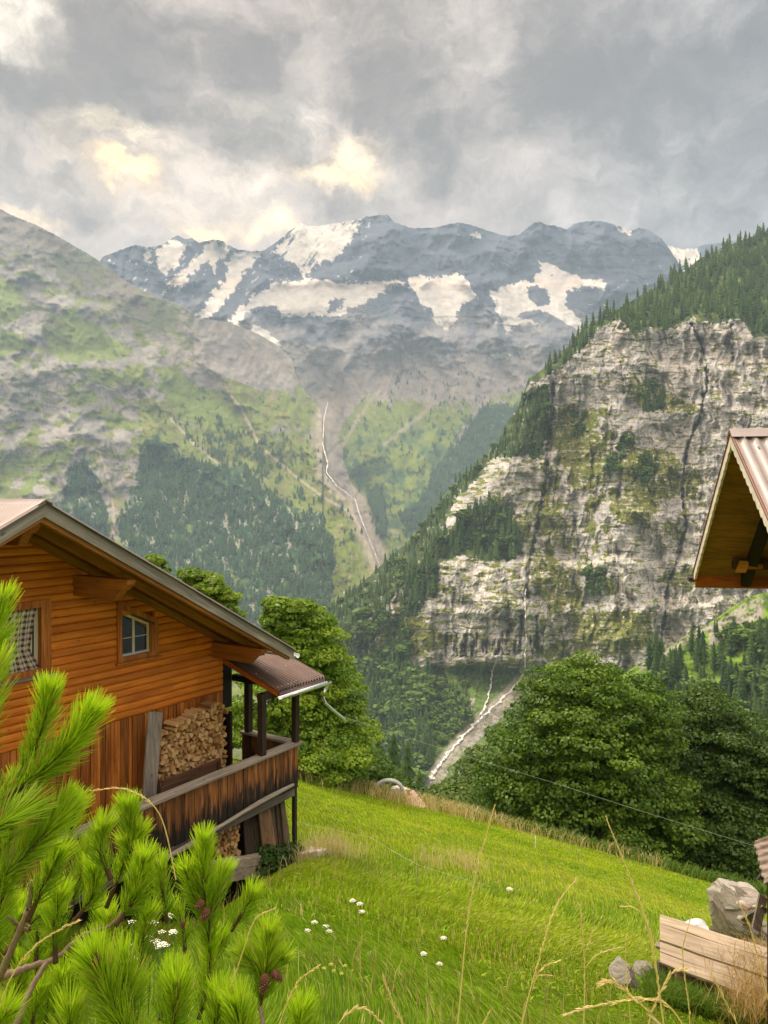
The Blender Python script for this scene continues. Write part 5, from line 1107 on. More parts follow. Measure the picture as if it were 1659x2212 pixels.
gu = MB(); halfpipe(gu, HP(HL + .10, -.08, .035), HP(HL + .10, 4.9, .035), .07); gu.build('gutter', plain('dark_brown_gutter', (.045, .03, .025), .5), hut, smooth=True)
hw = MB()
for a in np.arange(-1.55, 1.55, .14): hw.prism([A0 + gd * a + ed * 1.02 - hr - UP * .3 * 0 + UP * (min(0, -abs(a) * .8) - .12), A0 + gd * (a + .133) + ed * 1.02 - hr + UP * (-abs(a + .133) * .8 - .12), A0 + gd * (a + .133) + ed * 1.02 - hr - UP * (A0.z + 6.3), A0 + gd * a + ed * 1.02 - hr - UP * (A0.z + 6.3)], None, ed * 3.5, rc(.2, .8))
hw.build('hut_wall', W_VER, hut)

# ------------------------------------------------------------------ shed corner at the right edge
RUST = plain('rusty_sheet_metal', (.26, .215, .185), .8, .1, .4, 7.)
sp_ = at(1690, 2100, 7.6); sh_ = empty('lean_to_shed', (sp_.x, sp_.y, sp_.z), 'low lean-to shed corner with a rusty corrugated roof and a dark post', 'shed'); so = Vector(sh_.location)
c1 = at(1629, 1818, 8.3) - so; c2 = at(1651, 1905, 7.3) - so; dr = (at(1700, 1792, 8.6) - at(1629, 1818, 8.3)).normalized(); V = []; nn = 60; fall = c2 - c1
for k_ in range(13):
    t = k_ / 12; p = c1 + fall * t
    for i in range(12): V.append(p + dr * (i * .12) + UP * (.016 * math.cos(t * 5.5 * 6.283)))
Fq = [(k * 12 + i, k * 12 + i + 1, k * 12 + 13 + i, k * 12 + 12 + i) for k in range(12) for i in range(11)]; 
V = []; K = 60
for k_ in range(K + 1):
    t = k_ / K; p = c1 + fall * t
    for i in range(12): V.append(p + dr * (i * .12) + Vector((0, -.25, .25)) * .06 * math.cos(t * 5.5 * 6.283))
Fq = [(k * 12 + i, k * 12 + i + 1, k * 12 + 13 + i, k * 12 + 12 + i) for k in range(K) for i in range(11)]; n_ = len(V); V += [v - UP * .012 for v in V]; Fq += [tuple(n_ + i for i in f)[::-1] for f in Fq]
m_ = MB(); m_.add(V, Fq); m_.build('roof_sheet', RUST, sh_, smooth=True)
m_ = MB(); a = at(1668, 1890, 7.5) - so; m_.box((a.x, a.y, -.9), (a.x + .1, a.y + .1, a.z)); m_.build('post', W_DARK, sh_)
m_ = MB(); m_.box((a.x + .12, a.y + .05, -.9), (a.x + 1.5, a.y + .1, a.z - .05)); m_.build('shed_wall', W_DARK, sh_)
for i, (x0, y0, x1, y1, D0, D1, wd) in enumerate(((1606, 1992, 1656, 1962, 8.6, 8.4, .09), (1634, 2010, 1650, 1936, 8.3, 8.5, .10), (1652, 1885, 1640, 1900, 8.2, 8.4, .05))):
    A = at(x0, y0, D0); B = at(x1, y1, D1); d_ = (B - A).normalized(); u_ = d_.cross(Vector((0, 1, 0))).normalized() * wd * .5
    q = MB(); q.prism([A - u_ - A, A + u_ - A, B + u_ - A, B - u_ - A], None, (0, .03, 0), rc(.1, .9)); tag(q.build('loose_plank', W_GREYZ, None), ['short grey plank propped on the rubble beside the shed', 'upright grey plank leaning on the shed post', 'stub of grey board under the rusty roof edge'][i], 'plank'); bpy.context.scene.collection.objects[-1] if 0 else None
    list(C.objects)[-1].location = A

# ------------------------------------------------------------------ ruined stone wall, rubble, boulders
D = 15.5
WL_ = at(1590, 1955, D)
root = empty('ruined_wall', (WL_.x, WL_.y, at(1590, 2060, D).z), 'broken end of a pale field stone wall in the meadow at right', 'stone wall')
rr = np.random.default_rng(12); k = D / F
for (px, py, w_, h_, dd, cc) in ((1572, 1962, 40, 52, .42, (.38, .35, .31)), (1566, 1928, 34, 26, .34, (.50, .47, .43)), (1600, 1934, 34, 20, .30, (.46, .42, .38)), (1606, 1985, 42, 46, .38, (.34, .30, .26)), (1588, 2035, 64, 44, .45, (.33, .29, .25)), (1640, 2035, 44, 44, .4, (.33, .29, .25))):
    o = rocklump('stone', at(px, py, D) - Vector(root.location), (w_ * k, dd, h_ * k), int(px + py), None, None, cc, root, cub=5)
    o.rotation_euler = (rr.normal() * .05, rr.normal() * .05, rr.normal() * .12)
for i in range(26):
    px = 1600 + 48 * rr.random(); py = 1950 + 50 * rr.random(); D_ = 14.6 + .3 * rr.random(); s = .035 + .05 * rr.random()
    o = rocklump('rubble_stone', at(px, py, D_), (s * 1.5, s, s * .7), 900 + i, 'small flat stone in the rubble heap by the ruined wall', 'stone', (.50, .46, .40) if i % 3 else (.36, .25, .2), None, 'rubble beside the ruined wall', cub=2)
p = gpt(1348, 2130, 6); rocklump('boulder', p + Vector((0, 0, .12)), (.19, .2, .22), 31, 'angular grey boulder in the grass left of the plank deck', 'boulder', (.36, .34, .30), None, cub=5)
p = gpt(1396, 2118, 6); rocklump('boulder', p + Vector((0, .1, .05)), (.20, .16, .13), 32, 'smaller crumbly stone just right of the angular boulder', 'boulder', (.34, .32, .27), None, cub=5)
# plank deck
DW = woodmat('sunbleached_deck_board', 0, (.33, .265, .19), (.52, .43, .33), .8, attr=True, spec=.1)
TL, BL, TR, BR = at(1425, 1975, 11.6), at(1426, 2078, 10.6), at(1690, 2058, 10.2), at(1690, 2178, 9.2)
deck = empty('plank_deck', BL - Vector((0, 0, .4)), 'tilted deck of wide sun bleached planks on short posts beside the shed', 'plank deck'); do = Vector(deck.location)
deck.rotation_mode = 'QUATERNION'
nrm = (TR - TL).cross(BL - TL).normalized(); nrm = nrm if nrm.z > 0 else -nrm
X_ = (TR - TL).normalized(); 
cuts = (0, .215, .57, .60, .80, 1.0); vals = ((0, .205), (.22, .555), (.60, .795), (.805, 1.0))
for i, (a, b) in enumerate(vals):
    q = MB(); lj = (.0, .0, .0, .0)[i]; P = [TL + (BL - TL) * a + X_ * lj, TL + (BL - TL) * b + X_ * lj, TR + (BR - TR) * b, TR + (BR - TR) * a]; nS = 20; V = []
    import mathutils
    M = mathutils.Matrix((X_, nrm.cross(X_), nrm)).transposed().to_4x4(); Mi = M.inverted()
    for s in range(nS + 1):
        t = s / nS; u0 = P[0] + (P[3] - P[0]) * t; u1 = P[1] + (P[2] - P[1]) * t; wv = nrm * (.006 * math.sin(t * 9 + i))
        for v_ in (u0 + wv, u1 + wv, u1 + wv - nrm * .035, u0 + wv - nrm * .035): V.append(Mi @ (v_ - BL))
    Fq = [(s * 4 + j, s * 4 + (j + 1) % 4, s * 4 + 4 + (j + 1) % 4, s * 4 + 4 + j) for s in range(nS) for j in range(4)] + [(3, 2, 1, 0), tuple(nS * 4 + j for j in range(4))]
    q.add(V, Fq, rc(.12, 1.)); o = q.build('plank', DW, deck); o.matrix_local = mathutils.Matrix.Translation(BL - do) @ M
q = MB(); a = TL + (BL - TL) * .56 - X_ * .08 - nrm * .04; q.prism([a - do, a + (BL - TL) * .10 - do, a + (BL - TL) * .10 + X_ * 2.0 - do, a + X_ * 2.0 - do], None, -nrm * .04, (1, 1, 1)); q.build('batten', W_GREY, deck)
for t_ in (.03, .07, .16, .35, .7):
    q = MB(); a = BL + (BR - BL) * t_ + Vector((0, .12, -.04)) - do; q.box(a - Vector((.03, .03, .8)), a + Vector((.035, .03, 0)), rc(.15, .6)); q.build('leg', W_GREYZ, deck)
q = MB(); a = at(1462, 2098, 10.4) - do; q.box(a - Vector((0, 0, .05)), a + Vector((.26, .1, .0)), (1.1, 1., .9)); q.box(a - Vector((.01, 0, .13)), a + Vector((.3, .1, -.06)), (1.1, 1., .9)); q.build('block', DW, deck)
# white sack behind it
p = at(1503, 2004, 12.3); o = rocklump('white_sack', p - Vector((0, 0, .03)), (.25, .18, .14), 44, 'white plastic sack lying behind the plank deck', 'sack', (.72, .74, .76), None, cub=4, mat=rockmat('white_plastic', .1, 8., .35)); o.rotation_euler = (0, .2, .1)
q = MB(); P0 = at(1474, 1988, 12.1); q.tube([Vector(at(1472, 1979, 12.1)) - P0, Vector(at(1476, 1985, 12.1)) - P0, Vector(at(1481, 1988, 12.1)) - P0, Vector(at(1478, 1994, 12.1)) - P0], .010, 6); tag(q.build('blue_cord', plain('blue_cord', (.18, .42, .55), .6), None, origin=None), 'short blue cord at the neck of the white sack', 'cord').location = P0
# dry weeds round the deck
n = 2000; r = np.random.default_rng(66); px = 1655 - np.abs(r.normal(size=n)) * 48; py = 2010 + 150 * r.random(n) ** .8; DD = 10.3 + r.normal(size=n) * .3 - (py - 2060) / 90
X = (px - CX) / F * DD; Z = -(py - CY) / F * DD; H = .18 + .25 * r.random(n)
zfix = lambda a, b: Z - H * .9
blades('dry_weeds', X, DD, H, .004 + .004 * r.random(n), lerp3((.30, .20, .07), (.58, .45, .22), r.random(n)), 67, drymat, 1.1, zf=zfix)
n = 9000; px = 1400 + 259 * r.random(n); base_ = 2118 + (px - 1400) * .30; py = base_ + 60 * r.random(n); X = np.zeros(n); Y = np.zeros(n)
for i in range(n):
    pass
Y = 2.35 / np.maximum((py - CY) / F - .318 - .26 * (px - CX) / F, .12); X = (px - CX) / F * Y
blades('rank_grass', X, Y, .14 + .22 * r.random(n), .010 + .01 * r.random(n), lerp3((.06, .14, .014), (.16, .26, .03), r.random(n)), 68, gmat, .7)

# ------------------------------------------------------------------ things along the far edge of the meadow
p = gpt(840, 1722); k = p.y / F; q = MB(); c = Vector((0, 0, .05)); pts = [c + Vector((math.cos(t) * 30 * k - .2 * k, -.15 * math.sin(t), math.sin(t) * 27 * k)) for t in np.linspace(math.pi * 1.06, -.25, 16)]
q.tube(pts, .085, 10); o = q.build('curved_pipe', plain('pale_grey_pipe', (.45, .47, .48), .5), None, smooth=True); o.location = p + Vector((0, .1, .28)); tag(o, 'pale grey pipe bent in an arch over the stone trough at the meadow edge', 'pipe')
p = gpt(858, 1726); rocklump('stone_trough', p + Vector((0, .2, .22)), (.55, .4, .36), 51, 'pale weathered stone trough under the curved pipe', 'trough', (.55, .52, .47), None, cub=4)
q = MB(); p = gpt(879, 1728); q.box((-.13, -.1, -.2), (.13, .1, .68)); o = q.build('wooden_post', woodmat('fresh_post_wood', 2, (.36, .21, .08), (.48, .31, .14), .7, attr=True), None, bevel=.01); o.location = p; tag(o, 'short orange brown wooden post beside the stone trough', 'post')
c0, c1, c2, c3 = at(865, 1724, 33.2), at(893, 1706, 34), at(923, 1742, 32.5), at(893, 1752, 31.9); q = MB(); q.prism([c0 - c0, c1 - c0, c2 - c0, c3 - c0], None, (0, .03, -.08), (.98, .82, .76)); o = q.build('board_panel', woodmat('pinkish_board', 0, (.36, .29, .24), (.48, .40, .33), .8, attr=True), None); o.location = c0; tag(o, 'pale pinkish board panel lying tilted in the dry grass by the post', 'board')
POSTS = [(742, 1664, 738, 1700, 'white fence post standing nearest the leafy tree behind the chalet'), (817, 1716, 817, 1690, 'thin faint fence post just left of the curved pipe'), (881, 1733, 886, 1705, 'white fence post in front of the pinkish board'), (920, 1756, 920, 1735, 'dark little fence post right of the pinkish board'),
         (1010, 1770, 1013, 1742, 'grey fence post left of the leaning white one'), (1021, 1775, 1033, 1742, 'white fence post leaning to the right'), (1156, 1832, 1157, 1806, 'white fence post in front of the big maple'), (900, 1916, 903, 1866, 'thin pale stick post in the middle of the meadow'), (1250, 1858, 1251, 1838, 'dark fence stake at the foot of the big maple')]
WH = plain('white_plastic_post', (.78, .78, .74), .5); WB = plain('weathered_stake', (.30, .25, .18), .9); tops = []
for (x0, y0, x1, y1, lb) in POSTS:
    if y1 > y0: x0, y0, x1, y1 = x1, y1, x0, y0
    b = gpt(x0, y0 + 4, 8.); D_ = min(b.y, 34.) ; b = at(x0, y0, D_); t = at(x1, y1, D_); q = MB(); low = Vector((0, 0, -.35)); q.tube([low, (0, 0, 0), t - b], .016 if D_ > 20 else .008, 6); o = q.build('fence_post', WB if ('dark' in lb or 'stick' in lb or 'grey' in lb) else WH, None); o.location = b; tag(o, lb, 'fence post', 'posts of the electric fence'); tops.append(t)
def wire(pts, r_, label, mat, sag=0.):
    pts = [Vector(p) for p in pts]; P = [pts[0] - pts[0]]
    for a, b in zip(pts, pts[1:]):
        for i in range(1, 9): t = i / 8; P.append(a + (b - a) * t - pts[0] - UP * sag * (b - a).length * 4 * t * (1 - t))
    q = MB(); q.tube(P, r_, 5); o = q.build('wire', mat, None); o.location = pts[0]; tag(o, label, 'wire')
line = [tops[0], tops[1], tops[2], tops[3], tops[4], tops[5], tops[6], tops[8]]
wire([t - UP * .06 for t in line], .005, 'thin fence wire strung along the far edge of the meadow', WB, .012)
wire([at(640, 1775, 15.5), at(800, 1808, 16), at(903, 1868, 13.4), at(1060, 1915, 13.5)], .0016, 'thin pale fence string crossing the near meadow', WH, .006)
wire([at(745, 1549, 17.4), at(1200, 1692, 14.6), at(1640, 1830, 12.), at(1900, 1905, 11)], .0035, 'thin overhead cable running from the downpipe across the big trees', plain('grey_cable', (.22, .25, .20), .6), .004)
# ------------------------------------------------------------------ mountain pine in front, with its needles
def spline(pts, n):
    """smooth curve through points (x, y, D)"""
    P = np.array([pts[0]] + list(pts) + [pts[-1]], float); out = []; k = len(pts) - 1
    for i in range(n + 1):
        u = i / n * k; j = min(int(u), k - 1); t = u - j; a, b, c, d = P[j], P[j + 1], P[j + 2], P[j + 3]
        out.append(.5 * ((2 * b) + (c - a) * t + (2 * a - 5 * b + 4 * c - d) * t * t + (3 * b - a - 3 * c + d) * t ** 3))
    return [at(*p) for p in out]
NEED = leafmat('pine_needles', .38, .42, .35); PBARK = rockmat('pine_bark', .8, 60.)
pine = empty('mountain_pine', at(120, 2400, 1.9), 'bright green mountain pine with long needles and brown cones in the foreground', 'pine'); po_ = Vector(pine.location)
SH = [  # twig polyline (x, y, distance), needle length in metres, needles per twig, needled part
 ([(-60, 1560, 1.5), (-20, 1440, 1.5), (2, 1300, 1.5)], .075, 520, .0), ([(-70, 1690, 1.4), (-30, 1560, 1.4), (-8, 1440, 1.42)], .075, 300, .0),
 ([(-40, 1760, 1.55), (60, 1690, 1.55), (140, 1620, 1.55), (196, 1545, 1.55)], .080, 900, .05), ([(30, 1700, 1.6), (85, 1590, 1.6), (105, 1500, 1.6)], .072, 560, .2),
 ([(-60, 1960, 1.5), (20, 1880, 1.5), (90, 1810, 1.52), (146, 1745, 1.55)], .078, 820, .15), ([(-60, 1830, 1.45), (0, 1780, 1.45), (60, 1745, 1.5)], .075, 420, .1),
 ([(-40, 1890, 1.6), (20, 1810, 1.6), (40, 1700, 1.62)], .07, 420, .1), ([(60, 1990, 1.7), (100, 1900, 1.7), (126, 1850, 1.7)], .07, 420, .2),
 ([(282, 1850, 2.0), (280, 1790, 2.0), (277, 1748, 2.0)], .070, 480, .25), ([(230, 1960, 2.0), (262, 1880, 2.0), (300, 1800, 2.0)], .068, 420, .3), ([(300, 1880, 2.0), (272, 1820, 1.98)], .062, 200, .1),
 ([(250, 2000, 1.9), (290, 1940, 1.9), (310, 1860, 1.9)], .075, 560, .2), ([(160, 1990, 1.95), (200, 1935, 1.95), (204, 1880, 1.95)], .070, 420, .2), ([(150, 1980, 2.1), (170, 1900, 2.1), (190, 1835, 2.1)], .07, 420, .2),
 ([(452, 2090, 1.9), (450, 1990, 1.9), (440, 1900, 1.9), (440, 1820, 1.9)], .072, 800, .15), ([(450, 1985, 1.9), (420, 1935, 1.9), (402, 1880, 1.88)], .066, 340, .1), ([(452, 1980, 1.9), (468, 1930, 1.92), (480, 1890, 1.94)], .066, 340, .1),
 ([(500, 2010, 2.0), (530, 1960, 2.0), (542, 1935, 2.0)], .062, 300, .1), ([(470, 2070, 2.0), (476, 2030, 2.0)], .060, 200, .0),
 ([(560, 2180, 1.8), (572, 2110, 1.8), (580, 2020, 1.8)], .072, 620, .15), ([(575, 2110, 1.8), (545, 2080, 1.8), (528, 2062, 1.8)], .062, 240, .1), ([(578, 2105, 1.8), (598, 2085, 1.82), (612, 2070, 1.82)], .055, 160, .1),
 ([(280, 2260, 1.5), (240, 2160, 1.5), (206, 2075, 1.5)], .085, 760, .05), ([(250, 2240, 1.55), (280, 2150, 1.55), (262, 2080, 1.55)], .08, 520, .1), ([(360, 2270, 1.6), (378, 2190, 1.6), (382, 2130, 1.6)], .078, 560, .1),
 ([(450, 2290, 1.7), (466, 2210, 1.7), (474, 2155, 1.7)], .072, 480, .1), ([(430, 2200, 1.9), (450, 2120, 1.9), (456, 2050, 1.9)], .066, 420, .1), ([(520, 2300, 1.6), (522, 2230, 1.6), (510, 2175, 1.6)], .075, 480, .1),
 ([(600, 2310, 1.6), (640, 2240, 1.6), (650, 2190, 1.6)], .07, 420, .1), ([(100, 1880, 2.1), (150, 1800, 2.1), (160, 1740, 2.1)], .065, 300, .1), ([(330, 2330, 1.5), (300, 2270, 1.5), (260, 2210, 1.5)], .08, 420, .0),
 ([(120, 2080, 1.8), (118, 2000, 1.8), (128, 1935, 1.8)], .072, 420, .2), ([(10, 2060, 1.9), (70, 1990, 1.9), (110, 1965, 1.9)], .065, 300, .3), ([(160, 2300, 1.5), (150, 2230, 1.5), (150, 2180, 1.5)], .075, 260, .1),
 ([(-50, 2060, 1.5), (-10, 1985, 1.5), (10, 1920, 1.5)], .07, 300, .1), ([(-50, 2300, 1.6), (-10, 2230, 1.6), (10, 2190, 1.6)], .07, 260, .0), ([(360, 1990, 2.1), (350, 1920, 2.1), (345, 1870, 2.1)], .065, 380, .1), ([(240, 1900, 1.75), (215, 1830, 1.75), (222, 1790, 1.75)], .065, 360, .1), ([(400, 2060, 2.2), (395, 2000, 2.2), (380, 1960, 2.2)], .06, 260, .1)]
r = np.random.default_rng(90)
for _ in range(22):
    x_ = 380 * r.random() ** 1.2 - 20; y_ = 1930 + 290 * r.random() + x_ * .12; dx_ = 60 * (r.random() - .35); D_ = 1.95 + .4 * r.random(); SH.append(([(x_, y_ + 110, D_), (x_ + dx_ * .4, y_ + 50, D_), (x_ + dx_, y_, D_)], .066 + .012 * r.random(), 330, .1))
for (pts, nl, cnt, frm) in SH:
    cv = spline(pts, 14); o0 = cv[0]; q = MB(); n_ = len(cv); q.tube([p - o0 for p in cv], [.0065 - .0042 * i / (n_ - 1) for i in range(n_)], 6, (.085, .05, .032)); 
    # scaly buds at the tip
    tip = cv[-1]; dt = (cv[-1] - cv[-2]).normalized(); q.tube([tip - o0 - dt * .004, tip - o0 + dt * .006, tip - o0 + dt * .016], [.003, .0045, .001], 6, (.40, .22, .12))
    tw = q.build('twig', PBARK, pine, smooth=True); tw.location = o0 - po_
    c = np.array([tuple(p - o0) for p in cv]); cnt = int(cnt * 1.0); t = frm + (1 - frm) * (1 - (1 - r.random(cnt)) ** 1.35) ; u = t * (n_ - 1); j = np.minimum(u.astype(int), n_ - 2); f = (u - j)[:, None]
    b = c[j] * (1 - f) + c[j + 1] * f; tg = c[j + 1] - c[j]; tg /= np.linalg.norm(tg, axis=1)[:, None]
    a = r.normal(size=(cnt, 3)); a -= (a * tg).sum(1)[:, None] * tg; a /= np.linalg.norm(a, axis=1)[:, None]
    op = (.35 + .75 * r.random(cnt) + .45 * (1 - t))[:, None]; dd = tg + a * op + np.array((0, 0, .15)); dd /= np.linalg.norm(dd, axis=1)[:, None]
    L = nl * .86 * (.72 + .4 * r.random(cnt))[:, None] * (1 - .25 * sstep(t, .8, 1))[:, None]; bend = tg * .30 * L + np.array((0, 0, .06)) * L
    sd = np.cross(dd, r.normal(size=(cnt, 3))); sd /= np.linalg.norm(sd, axis=1)[:, None]; w_ = .0011
    mid = b + dd * L * .55; end = b + dd * L * .95 + bend * .6
    V = np.stack([b - sd * w_, b + sd * w_, mid - sd * w_ * 1.1 + bend * .12, mid + sd * w_ * 1.1 + bend * .12, end - sd * w_ * .35, end + sd * w_ * .35], 1)
    i = np.arange(cnt)[:, None] * 6; Fq = np.concatenate([i + np.array([[0, 1, 3]]), i + np.array([[0, 3, 2]]), i + np.array([[2, 3, 5]]), i + np.array([[2, 5, 4]])])
    col = lerp3((.09, .20, .012), (.45, .64, .03), np.clip(-.1 + .8 * t + .35 * r.random(cnt), 0, 1)); old = (r.random(cnt) < .05); col[old] = (.42, .34, .10)
    me = npmesh('needles', V.reshape(-1, 3), Fq); setcol(me, np.repeat(col, 6, 0)); link('needles', me, NEED, tw)
for pts, rr_ in (([(-80, 2130, 1.8), (20, 2105, 1.8), (60, 2090, 1.82), (120, 2072, 1.85)], .011), ([(-60, 2420, 1.7), (20, 2250, 1.7), (60, 2150, 1.75), (100, 2080, 1.8)], .010), ([(-60, 1935, 1.6), (20, 1985, 1.75), (60, 2010, 1.8), (64, 2000, 1.8)], .006), ([(0, 2110, 1.75), (30, 2040, 1.72), (60, 1965, 1.7), (70, 1900, 1.7)], .009), ([(120, 2072, 1.85), (180, 2020, 1.9), (250, 1990, 1.92), (300, 1900, 1.95)], .006), ([(452, 2400, 1.9), (456, 2240, 1.9), (450, 2060, 1.9)], .008), ([(150, 2400, 1.7), (300, 2330, 1.7), (450, 2300, 1.75), (560, 2260, 1.75), (562, 2170, 1.8)], .009), ([(50, 2400, 1.6), (200, 2350, 1.6), (290, 2250, 1.55)], .008), ([(-100, 2300, 1.4), (-110, 1900, 1.4), (-90, 1600, 1.45)], .02)):
    cv = spline(pts, 20); q = MB(); q.tube([p - cv[0] + UP * .002 * math.sin(i * 2.1) for i, p in enumerate(cv)], [rr_ * (1 - .45 * i / 20) for i in range(21)], 7, (.22, .16, .12)); o = q.build('branch', PBARK, pine, smooth=True); o.location = cv[0] - po_
def cone(px, py, D, ln, rd, ax):
    ln *= .8; rd *= .8
    q = MB(); A = Vector(ax).normalized(); u = A.cross(Vector((0, 1, 0))).normalized(); v = A.cross(u)
    q.tube([A * ln * t for t in (0, .15, .4, .7, .95, 1.02)], [rd * .4, rd * .8, rd * .9, rd * .65, rd * .25, .001], 10, (.10, .045, .03))
    for i in range(85):
        t = i / 85; a = i * 2.39996; rr2 = rd * math.sin(math.pi * (.12 + .80 * t)) ** .7; c_ = A * ln * t + (u * math.cos(a) + v * math.sin(a)) * rr2; n_ = (u * math.cos(a) + v * math.sin(a)); s_ = A.cross(n_); w = rd * .2
        q.add([c_ - s_ * w, c_ + A * w * .8, c_ + s_ * w, c_ - A * w * .7, c_ + n_ * w * .55], [(0, 1, 4), (1, 2, 4), (2, 3, 4), (3, 0, 4)], (.17, .075, .045) if i % 4 else (.30, .16, .10))
    o = q.build('cone', PBARK, pine); o.location = at(px, py, D) - po_
cone(448, 1962, 1.86, .040, .014, (-.35, 0, -1)); cone(438, 1945, 1.86, .032, .012, (-.7, 0, -.9)); cone(574, 2105, 1.76, .055, .015, (-.15, 0, -1)); cone(588, 2098, 1.77, .04, .013, (.6, 0, -.6)); cone(206, 2085, 1.48, .03, .010, (.1, 0, 1)); cone(395, 1990, 2.1, .025, .009, (0, 0, -1))

# ------------------------------------------------------------------ tall dry grass stems in front
STRAW = leafmat('straw', .6, .45, .3)
def stem(pts, head, label, seed, rr_=.0013, side=(), dens=1., hl=.0145):
    """a stalk through pts; from head (0..1) on it carries spikelets"""
    r = np.random.default_rng(seed); cv = spline(pts, 40); o0 = cv[0]; P = [p - o0 for p in cv]
    root = empty('grass_stem', o0, label, 'grass stem', 'tall dry grass stems in the foreground')
    q = MB(); q.tube(P, [rr_ * 1.25 * (1 - .55 * i / 40) for i in range(41)], 5, (.62, .55, .26))
    sp = MB()
    def spikes(P, h, n, k):
        for i in range(n):
            t = h + (1 - h) * i / max(n - 1, 1); u = t * (len(P) - 1); j = min(int(u), len(P) - 2); b = P[j].lerp(P[j + 1], u - j); tg = (P[j + 1] - P[j]).normalized()
            a = Vector(r.normal(size=3)); a = (a - tg * a.dot(tg)).normalized(); d = (tg * 1.0 + a * (.16 + .22 * r.random())).normalized(); L_ = hl * k * (.75 + .5 * r.random()) * (1 - .35 * t); s_ = d.cross(a).normalized(); w = L_ * .10
            c = tuple(np.array((.74, .64, .40)) * (.85 + .3 * r.random()))
            sp.add([b, b + d * L_ * .4 + s_ * w, b + d * L_, b + d * L_ * .4 - s_ * w, b + d * L_ * .4 + a * w * 1.2], [(0, 1, 4), (1, 2, 4), (2, 3, 4), (3, 0, 4), (0, 3, 2, 1)], c)
    spikes(P, head, int(52 * dens), 1.)
    for (sp_pts, n) in side:
        c2 = spline(sp_pts, 16); P2 = [p - o0 for p in c2]; q.tube(P2, rr_ * .55, 5, (.64, .56, .28)); spikes(P2, .25, n, .9)
    q.build('stalk', STRAW, root); sp.build('seed_head', STRAW, root)
stem([(975, 2330, 1.7), (992, 2180, 1.7), (1008, 2010, 1.72), (1030, 1880, 1.74), (1068, 1744, 1.76)], .46, 'tallest straight dry grass stem, standing in front of the meadow middle', 1, .0016, dens=1.3)
stem([(1105, 2320, 1.6), (1135, 2180, 1.6), (1168, 2060, 1.6), (1200, 1960, 1.62), (1242, 1902, 1.64)], .40, 'curved dry grass stem with a drooping side spike, right of the tallest', 2, .0015, side=[([(1155, 2110, 1.6), (1175, 2088, 1.6), (1205, 2076, 1.6)], 12), ([(1150, 2140, 1.6), (1160, 2110, 1.6), (1188, 2106, 1.6)], 9)])
stem([(1254, 2330, 1.6), (1262, 2180, 1.6), (1262, 2060, 1.6), (1252, 1956, 1.6)], .42, 'short upright dry grass stem with one long side branch', 3, .0015, side=[([(1264, 2090, 1.6), (1295, 2060, 1.6), (1342, 2046, 1.6)], 16), ([(1262, 2060, 1.6), (1275, 2030, 1.6), (1280, 2010, 1.6)], 9)], dens=.8)
stem([(1450, 2330, 1.45), (1432, 2200, 1.45), (1405, 2020, 1.47), (1365, 1905, 1.5), (1310, 1768, 1.52)], .30, 'tall leaning dry grass stem before the big maple', 4, .0017, side=[([(1392, 1985, 1.47), (1372, 1962, 1.47), (1345, 1958, 1.47)], 16)], dens=1.4, hl=.015)
stem([(1380, 2330, 1.8), (1362, 2200, 1.8), (1355, 2120, 1.8), (1350, 2040, 1.8)], .55, 'faint short dry stem between the boulders', 5, .001, dens=.5)
stem([(1680, 2240, 1.5), (1650, 2120, 1.5), (1622, 2010, 1.5), (1596, 1950, 1.5)], .35, 'thin dry stem in front of the ruined wall at the right edge', 6, .0012, dens=.8, hl=.013)
stem([(1480, 2330, 1.6), (1490, 2200, 1.6), (1475, 2060, 1.6), (1495, 1975, 1.6)], .3, 'pale blurred dry stem in front of the plank deck', 7, .0012, dens=.6)
stem([(1530, 2360, 1.1), (1450, 2240, 1.1), (1340, 2130, 1.1), (1300, 2125, 1.1)], .35, 'large spikelet spray arching to the left at the bottom right', 8, .0012, dens=1.1, hl=.017)
stem([(1520, 2300, 1.1), (1440, 2170, 1.1), (1330, 2165, 1.1), (1225, 2190, 1.1)], .3, 'lower spikelet spray bending to the left at the bottom edge', 9, .0011, dens=1.0, hl=.015)
stem([(1400, 2400, 1.1), (1400, 2220, 1.1), (1445, 2110, 1.1), (1475, 2095, 1.1)], .4, 'dry spray arching up between the two bottom sprays', 10, .0011, dens=.7, hl=.015)
stem([(1640, 2340, 1.2), (1600, 2230, 1.2), (1560, 2150, 1.2), (1540, 2110, 1.2)], .4, 'small dry stem under the plank deck near the right edge', 11, .001, dens=.6, hl=.013)
stem([(700, 2270, 1.3), (740, 2200, 1.3), (785, 2178, 1.3), (840, 2225, 1.3)], .3, 'arching dry grass head at the bottom centre, right of the pine', 12, .0012, dens=.8)
stem([(890, 2340, 1.4), (880, 2240, 1.4), (850, 2170, 1.4), (828, 2110, 1.4)], .4, 'dry grass head leaning left at the bottom centre', 13, .0013, dens=.8)
stem([(1000, 2300, 1.5), (1020, 2250, 1.5), (940, 2180, 1.5), (905, 2215, 1.5)][:2] + [(1055, 2190, 1.5)], .4, 'tiny dry grass tip beside the foot of the tallest stem', 14, .001, dens=.4)
stem([(380, 1900, 1.6), (345, 1760, 1.6), (275, 1706, 1.6), (198, 1708, 1.6)], .42, 'pale drooping grass head in front of the balcony boards, above the pine', 15, .0012, dens=1.1, hl=.013)
stem([(-20, 2240, 1.3), (20, 2120, 1.3), (80, 2040, 1.3), (165, 1990, 1.3)], .45, 'pale grass head bending to the right over the left pine branch', 16, .0013, dens=1., hl=.015)
stem([(500, 2130, 1.6), (530, 2040, 1.6), (552, 1985, 1.6), (592, 1962, 1.6)], .35, 'pale grass head between the two cone bearing pine shoots', 17, .0012, dens=.9, hl=.012)
